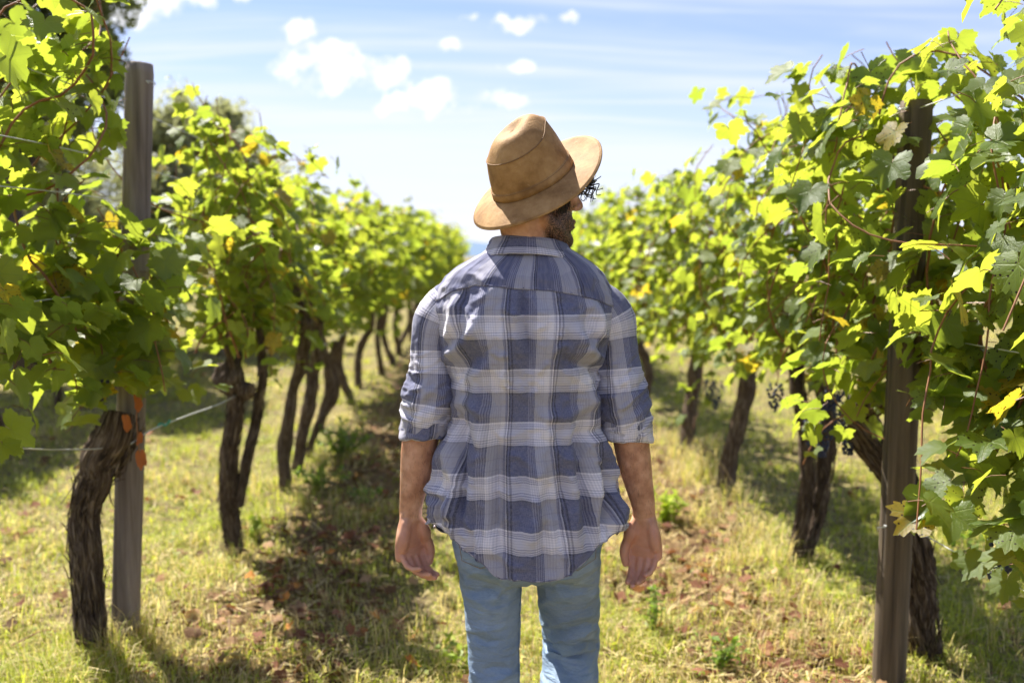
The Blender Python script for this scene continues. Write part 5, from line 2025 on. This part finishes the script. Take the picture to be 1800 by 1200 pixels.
    hd = (np.abs(V - HEAD) < .17).all(1)
    V[hd] = under_hat(V[hd])
    # creases of the palms, beard and palm colour
    tint = np.zeros((len(V), 4))
    tint[:, 3] = 1
    for (W, Lt, Dn, Nn) in hands:
        q = V - W
        l, d, n = q @ Lt, q @ Dn, q @ Nn
        near = (np.abs(l) < .07) & (d > -0.02) & (d < .2) & (np.abs(n) < .09)
        palm = near & ((Nv @ Nn) > 0.1)
        tint[near, 1] = smooth(0.0, 0.03, d[near]) * smooth(-0.2, 0.5, (Nv @ Nn)[near])
        lines = [[(.006, .012), (.010, .035), (.014, .055), (.026, .068)], [(-.036, .072), (-.015, .074), (.008, .068), (.03, .062)], [(-.036, .094), (-.01, .096), (.012, .095), (.036, .092)], [(-.03, -.002), (0, .001), (.03, -.002)]]
        for k, ln in enumerate(lines):
            S = spline(np.array(ln), 0.003)
            dm = np.full(len(V), 1.0)
            idx = np.where(palm)[0]
            dd = np.min(np.hypot(l[idx][:, None] - S[:, 0], d[idx][:, None] - S[:, 1]), 1)
            dm[idx] = dd
            V = V - Nv * (0.0016 * np.exp(-(dm / 0.0022) ** 2))[:, None]
    q = V - HEAD
    r, f, u = q @ HR, q @ HF, q @ HU
    jaw = smooth(-.030, -.048, u - 0.25 * np.maximum(0, np.abs(r) - .045) * 3) * smooth(-.020, .004, f) * smooth(-.150, -.122, u)
    burn = smooth(.048, .056, np.abs(r)) * smooth(-.004, .006, f) * (1 - smooth(.028, .040, f)) * smooth(-.06, -.03, u)
    lip = np.exp(-((u + .067) / .010) ** 2 - (r / .022) ** 2) * smooth(.08, .09, f)
    must = np.exp(-((u + .048) / .009) ** 2) * (np.abs(r) < .035) * smooth(.07, .09, f)
    face = (np.abs(q) < .2).all(1)
    tint[:, 0] = np.where(face, np.clip(np.maximum(np.maximum(jaw, burn), must) - lip, 0, 1), 0)
    body = link('body', mesh_of('body', V - base, F, SKIN, color=tint), root)
    body['label'] = 'tanned arms, open hands, neck and bearded face turned right'
    # beard hairs
    rng = np.random.default_rng(3)
    lo_, hi_ = at(900, 905, YM)[2], at(900, 770, YM)[2]
    ar = np.where((V[:, 2] > lo_) & (V[:, 2] < hi_) & (np.abs(V[:, 0] - at(925, 600, YM)[0]) > 0.16))[0]
    ar = rng.choice(ar, min(800, len(ar)), replace=False)
    p, n = V[ar], Nv[ar]
    d = n * 0.45 + rng.normal(0, 0.25, p.shape) + np.array([0, 0, -1.0])
    d /= np.linalg.norm(d, axis=1)[:, None]
    sd = np.cross(d, n)
    sd /= np.linalg.norm(sd, axis=1)[:, None] + 1e-9
    L = rng.uniform(0.006, 0.014, len(p))[:, None]
    B = np.stack([p - sd * 0.00022, p + sd * 0.00022, p + d * L], 1).reshape(-1, 3)
    tag(link('arm_hair', mesh_of('arm_hair', B - base, np.arange(len(B)).reshape(-1, 3), mat_plain('arm_hair', (0.10, 0.06, 0.035), 0.5)), body), kind='stuff')
    idx = np.where(tint[:, 0] > 0.55)[0]
    idx = rng.choice(idx, min(3800, len(idx)), replace=False)
    p, n = V[idx], Nv[idx]
    d = n * 0.35 + rng.normal(0, 0.35, p.shape) + np.array([0, 0, -0.8])
    d /= np.linalg.norm(d, axis=1)[:, None]
    sd = np.cross(d, n)
    sd /= np.linalg.norm(sd, axis=1)[:, None] + 1e-9
    L = rng.uniform(0.002, 0.006, len(p))[:, None]
    B = np.stack([p - sd * 0.00045, p + sd * 0.00045, p + d * L], 1).reshape(-1, 3)
    be = link('beard', mesh_of('beard', B - base, np.arange(len(B)).reshape(-1, 3), HAIR), body)
    be['label'] = 'short dark brown beard along the jaw'
    # hair: cap under the hat, curls over the forehead
    hs = []
    v, f_ = ellipsoid((0, -.012, .047), (.079, .101, .091), None, 28, 18)
    keepv = (v[:, 2] > 0.012 + 0.4 * np.maximum(0, v[:, 1]) + (v[:, 1] < -0.03) * -0.03)
    fk = [q_ for q_ in f_ if all(keepv[i] for i in q_)]
    hs.append((under_hat(HEAD + v @ HROT.T, 0.003), fk))
    for i in range(150):
        fr = i < 120
        if fr:
            a = rng.uniform(-0.5, 0.9)
            st = (HT_C + HT_F * (.080 + rng.normal(0, .004)) + HT_R * .06 * math.sin(a) - HT_U * .030 - HEAD) @ HROT
            o = np.array([math.sin(a) * 0.35, 1.0, 0])
            o /= np.linalg.norm(o)
            reach, drop = rng.uniform(.010, .060), rng.uniform(.012, .060)
        else:
            a = rng.uniform(1.0, 1.5)
            st = np.array([.078 * math.sin(a), .098 * math.cos(a) - .012, .02 + rng.normal(0, .008)])
            o = np.array([math.sin(a), math.cos(a), 0])
            reach, drop = rng.uniform(.002, .008), rng.uniform(.012, .03)
        n = 56
        t = np.linspace(0, 1, n)
        cl = rng.uniform(.006, .012) * (1.0 if fr else .25)
        tw, ph = rng.uniform(11, 22), rng.uniform(0, 6.28)
        c = st[None] + o[None] * (reach * np.sin(t * 1.9))[:, None] + np.array([0, 0, -1.0])[None] * (drop * t ** 1.5 - 0.012 * np.sin(t * 3))[:, None]
        if fr:
            c = st[None] + o[None] * (reach * np.sin(t * 1.6))[:, None] - np.array([0, 0, 1.0])[None] * (drop * t ** 1.3)[:, None]
            tw, cl = rng.uniform(10, 15), rng.uniform(.007, .0105)
        sv = np.array([o[1], -o[0], 0])
        c = c + sv[None] * (cl * np.sqrt(t) * np.cos(tw * t + ph))[:, None] + (np.array([0, 0, 1.0])[None] * .7 + o[None] * .8) * (cl * np.sqrt(t) * np.sin(tw * t + ph))[:, None]
        g = HEAD + c @ HROT.T
        if not fr:                                       # short hair starts below the hat
            g = g - HT_U * max(0, np.max((g - HT_C) @ HT_U) + 0.045)
        hs.append(tube(g, np.linspace(1, 0.45, n) * rng.uniform(.0012, .0024), 5, False))
    v, f_ = join(hs)
    ha = link('hair', mesh_of('hair', v - base, f_, HAIR), body)
    ha['label'] = 'dark curls spilling from under the hat brim over the forehead'
    # eyes
    for s in (-1, 1):
        v, f_ = ellipsoid(hp(.031 * s, .079, .008) - base, (.012, .012, .010), HROT, 16, 10)
        link('eye', mesh_of('eye', v, f_, mat_plain('eye_white', (0.6, 0.57, 0.53), 0.2)), body)


def build_hat(root, base):
    c0, r1, hf, hu = HT_C, HT_R, HT_F, HT_U
    W = lambda P: c0 + P[:, 0:1] * r1 + P[:, 1:2] * hf + P[:, 2:3] * hu - base
    ns = 96
    ph = np.arange(ns) * 2 * math.pi / ns                 # 0 = front
    ar, af = .083, .100
    Hh = .097 + .015 * np.cos(ph) + .004 * np.cos(2 * ph)

    def ring(k):
        s = 1 - .05 * k - .13 * k ** 2
        pinch = 1 - 0.10 * k ** 2 * np.exp(-((np.abs(np.angle(np.exp(1j * ph))) - 0.75) / 0.45) ** 2)
        wr = 0.0012 * vnoise(np.column_stack([np.cos(ph) * 2, np.sin(ph) * 2, np.full(ns, k * 3)]), 91)
        return np.column_stack([(ar * s * pinch + wr) * np.sin(ph), (af * s * pinch + wr) * np.cos(ph), Hh * k])
    R_ = [ring(k) for k in np.linspace(0, 1, 26)]
    e = R_[-1]
    cen = np.array([0, -0.004, np.mean(Hh)])
    for m in np.linspace(0.04, 1, 18):
        q = e * (1 - m) + cen * m
        q[:, 2] = e[:, 2] * (1 - m ** 1.2) + (np.mean(Hh) - 0.004) * m ** 1.2 + 0.036 * math.sin(min(1, m * 1.7) * math.pi / 2) - 0.004 * np.exp(-(q[:, 0] / 0.018) ** 2) * smooth(0.2, 0.8, m) * (1 + 0.6 * np.cos(ph))
        R_.append(q)
    hat = link('hat', mesh_of('hat', W(np.vstack(R_)), [tuple(int(i) for i in f) for f in grid_faces(len(R_), ns)], HATM), root)
    hat['label'] = 'tan waxed-canvas brimmed hat tipped back'
    # top seam and band
    v, f = tube(W(np.vstack([R_[25], R_[25][:2]]) * np.array([1.006, 1.006, 1])), 0.0014, 6, False)
    link('seam', mesh_of('seam', v, f, HATSEAM), hat)
    B = []
    for k, o in ((0.015, .0), (0.02, .0022), (0.12, .0024), (0.245, .0022), (0.255, .0002)):
        q = ring(k)
        n = np.column_stack([np.sin(ph), np.cos(ph), np.zeros(ns)])
        B.append(q + n * o)
    link('hat_band', mesh_of('hat_band', W(np.vstack(B)), grid_faces(len(B), ns), HATM), hat)
    for k in (0.028, 0.235):
        q = ring(k) + np.column_stack([np.sin(ph), np.cos(ph), np.zeros(ns)]) * 0.0026
        v, f = tube(W(np.vstack([q, q[:2]])), 0.0006, 4, False)
        link('stitching', mesh_of('stitching', v, f, HATSEAM), hat)
    # brim: level in front, drooping at the sides and back
    ang = R(-9) + R(33) * (1 - np.cos(ph)) / 2 + R(6) * np.sin(ph) ** 2
    w = 0.066 + 0.004 * np.cos(ph)
    Bt = []
    prof = np.linspace(0, 1, 16)
    for m in prof:
        q = ring(0.0)
        x = w * m
        n = np.column_stack([np.sin(ph), np.cos(ph), np.zeros(ns)])
        z = -np.tan(ang) * x * (0.75 + 0.25 * m) + 0.0025 * np.sin(3 * ph + 0.6) * m ** 2 + 0.006 * m ** 2 * np.clip(np.cos(ph), 0, 1)
        q = q + n * (x * np.cos(ang) ** 0.5)[:, None] + np.column_stack([np.zeros((ns, 2)), z])
        Bt.append(q)
    br = link('brim', mesh_of('brim', W(np.vstack(Bt)), grid_faces(len(Bt), ns, True, True), HATM), hat)
    shell(br, 0.003)
    v, f = tube(W(np.vstack([Bt[-1], Bt[-1][:2]])), 0.0028, 8, False)
    link('brim_edge', mesh_of('brim_edge', v, f, HATM), br)
    q = Bt[13] + np.array([0, 0, 0.0012])
    v, f = tube(W(np.vstack([q, q[:2]])), 0.0005, 4, False)
    link('stitching', mesh_of('stitching', v, f, HATSEAM), br)


def build_jeans(root, base):
    parts = []
    # seat and hips
    rings = [(840, 928, 122, .110, 2.205), (880, 927, 126, .118, 2.205), (930, 926, 131, .126, 2.2), (965, 927, 132, .128, 2.195), (990, 929, 126, .122, 2.2), (1004, 930, 100, .10, 2.21), (1012, 930, 60, .06, 2.22)]
    S = spline(np.array([(a * .001, b * .001, c * .001, d, e) for a, b, c, d, e in rings]), 0.008)
    th = np.arange(48) * 2 * math.pi / 48
    V = []
    for py, cx, hw, b, Y in S:
        c = at(cx * 1000, py * 1000, Y)
        a = hw * 1000 / FPX * Y
        sx = np.sign(np.sin(th)) * np.abs(np.sin(th)) ** 0.85
        V.append(np.column_stack([c[0] + a * sx, c[1] - b * np.cos(th), np.full(48, c[2])]))
    V = np.vstack(V)
    parts.append((V, [tuple(int(i) for i in f) for f in grid_faces(len(S), 48)] + [tuple(range(48))[::-1], tuple(range((len(S) - 1) * 48, len(S) * 48))]))
    L = [(860, 950, 2.2, 66), (862, 1010, 2.2, 55), (865, 1060, 2.2, 51.5), (867, 1110, 2.2, 47.5), (869, 1160, 2.2, 46), (870, 1210, 2.2, 45.5), (871, 1300, 2.21, 45), (872, 1400, 2.215, 46), (873, 1500, 2.215, 41), (873, 1585, 2.22, 38)]
    Rg = [(994, 950, 2.2, 66), (997, 1010, 2.23, 57), (1001, 1060, 2.30, 54), (1003, 1095, 2.37, 50), (1004, 1122, 2.42, 49), (1002, 1165, 2.385, 50), (1000, 1230, 2.32, 49), (999, 1320, 2.23, 47), (998, 1420, 2.14, 46), (998, 1480, 2.09, 44)]
    for leg in (L, Rg):
        parts.append(capsule_chain([at(x, y, d) for x, y, d, w in leg], [w / FPX * d for x, y, d, w in leg], 32, 0.012, (1, 0, 0), [1.05] * len(leg)))
    V, F, Nv = remesh(parts, 0.0048, 5, 0.5)
    px, py, _ = project(V)
    facing = smooth(0.0, 0.4, -Nv[:, 1])
    q = np.column_stack([V[:, 0] * 14, V[:, 1] * 14, V[:, 2] * 26])
    q2 = np.column_stack([V[:, 0] * 34, V[:, 1] * 34, V[:, 2] * 60])
    kn = np.exp(-((py - 1125) / 30) ** 2) * (px > 935)
    d = 0.004 * fbm(q, 5, 2) + 0.004 * (1 - np.abs(vnoise(q * 0.8 + 7, 9))) ** 6 + 0.0022 * (1 - 2 * np.abs(vnoise(q2, 6))) * (0.5 + 1.5 * kn)
    fl = [(950, 1092, 1052, 1082, 6, .004), (955, 1106, 1052, 1100, 5, -.005), (955, 1118, 1050, 1108, 5, .006), (958, 1132, 1048, 1124, 5, -.006), (962, 1144, 1046, 1140, 6, .006), (965, 1160, 1010, 1178, 6, -.004),
          (812, 1032, 900, 1052, 8, -.004), (815, 1048, 890, 1075, 7, .003), (940, 1040, 1050, 1026, 8, -.004), (945, 1060, 1010, 1050, 7, .003), (818, 1100, 870, 1120, 6, .003), (822, 1115, 880, 1130, 5, -.003),
          (918, 1180, 850, 1195, 6, .004), (915, 1168, 850, 1182, 5, -.004), (930, 960, 930, 1035, 5, -.006), (905, 1020, 860, 1050, 6, .003), (960, 1020, 1010, 1050, 6, .003)]
    V = V + Nv * (d + facing * 2.2 * fold_field(px, py, fl))[:, None]
    je = link('jeans', mesh_of('jeans', V - base, F, DENIM), root)
    je['label'] = 'faded light blue jeans'
    bv = BVHTree.FromPolygons([tuple(v) for v in V], F)

    def drape(x, y, off):
        o = Vector(_C)
        p = Vector(at(x, y, 2.2)) - o
        p.normalize()
        hit = bv.ray_cast(o, p)
        return np.array(hit[0] + hit[1] * (off if hit[1].dot(p) < 0 else -off)) if hit[0] is not None else None

    def strip(pts, r, mat, name, parent, off=0.0015):
        P = [drape(x, y, off) for x, y in spline(np.array([(a, b, 0) for a, b in pts], float), 3)[:, :2]]
        P = [p for p in P if p is not None]
        if len(P) > 2:
            v, f = tube(np.array(P) - base, r, 4)
            link(name, mesh_of(name, v, f, mat), parent)
    for out, nm in (([(803, 925), (876, 935), (884, 985), (846, 1000), (812, 985)], 'left'), ([(984, 940), (1050, 928), (1046, 982), (1014, 1003), (976, 990)], 'right')):
        tl, tr_, br_, bt, bl_ = [np.array(p, float) for p in out]
        n = 16
        G = []
        for i in range(n):
            v = i / (n - 1)
            for j in range(n):
                u = j / (n - 1)
                lo = bl_ * (1 - u) + br_ * u
                lo = lo + (bt - (bl_ + br_) / 2) * (1 - abs(2 * u - 1))
                q_ = (tl * (1 - u) + tr_ * u) * (1 - v) + lo * v
                edge = min(u, 1 - u, v, 1 - v)
                p = drape(q_[0], q_[1], 0.0032 if edge > 0 else 0.0)
                G.append(p if p is not None else at(q_[0], q_[1], 2.06))
        po = link('back_pocket', mesh_of('back_pocket', np.array(G) - base, grid_faces(n, n, False), DENIM), je)
        ring = [tl, tr_, br_, bt, bl_, tl]
        c = sum(out[i][0] for i in range(5)) / 5, sum(out[i][1] for i in range(5)) / 5
        for a_, b_ in zip(ring[:-1], ring[1:]):
            a2, b2 = a_ + (np.array(c) - a_) * 0.07, b_ + (np.array(c) - b_) * 0.07
            strip([tuple(a2), tuple((a2 + b2) / 2), tuple(b2)], 0.0006, THREAD, 'stitching', po, 0.0042)
    strip([(930, 930), (930, 980), (930, 1022)], 0.0009, DENIM, 'seam', je)
    strip([(916, 1030), (912, 1090), (911, 1150), (911, 1198)], 0.0009, DENIM, 'seam', je)
    # boots
    for nm, foot in (('boot', [(873, 1590, 2.22, 36), (873, 1618, 2.225, 37)]), ('boot', [(998, 1482, 2.09, 36), (998, 1505, 2.07, 36)])):
        a = at(*foot[0][:3])
        if foot[0][0] < 900:
            heel, toe = np.array([a[0], 2.17, 0.045]), np.array([a[0] - 0.02, 2.40, 0.038])
            sole = np.array([0, 0, -1.0])
        else:
            heel = a + np.array([0, -0.05, -0.07])
            toe = heel + np.array([0.02, 0.15, -0.16])
        ps = [capsule_chain([a, (a + heel) / 2 + np.array([0, 0.01, 0]), heel], [.047, .044, .042], 16, 0.01), capsule_chain([heel, heel * 0.5 + toe * 0.5 + np.array([0, 0, 0.012]), toe], [.042, .044, .036], 16, 0.01)]
        V2, F2, _n = remesh(ps, 0.006, 3)
        if foot[0][0] < 900:
            V2[:, 2] = np.maximum(V2[:, 2], 0.006)
        link(nm, mesh_of(nm, V2 - base, F2, BOOT), root)


def build_person():
    base = at(925, 600, YM)
    base[2] = 0.0
    root = thing('person', base, 'man in tan hat, plaid shirt and light jeans walking away between the vine rows', 'person')
    build_body(root, base)
    build_jeans(root, base)
    build_shirt(root, base)
    build_hat(root, base)


build_person()
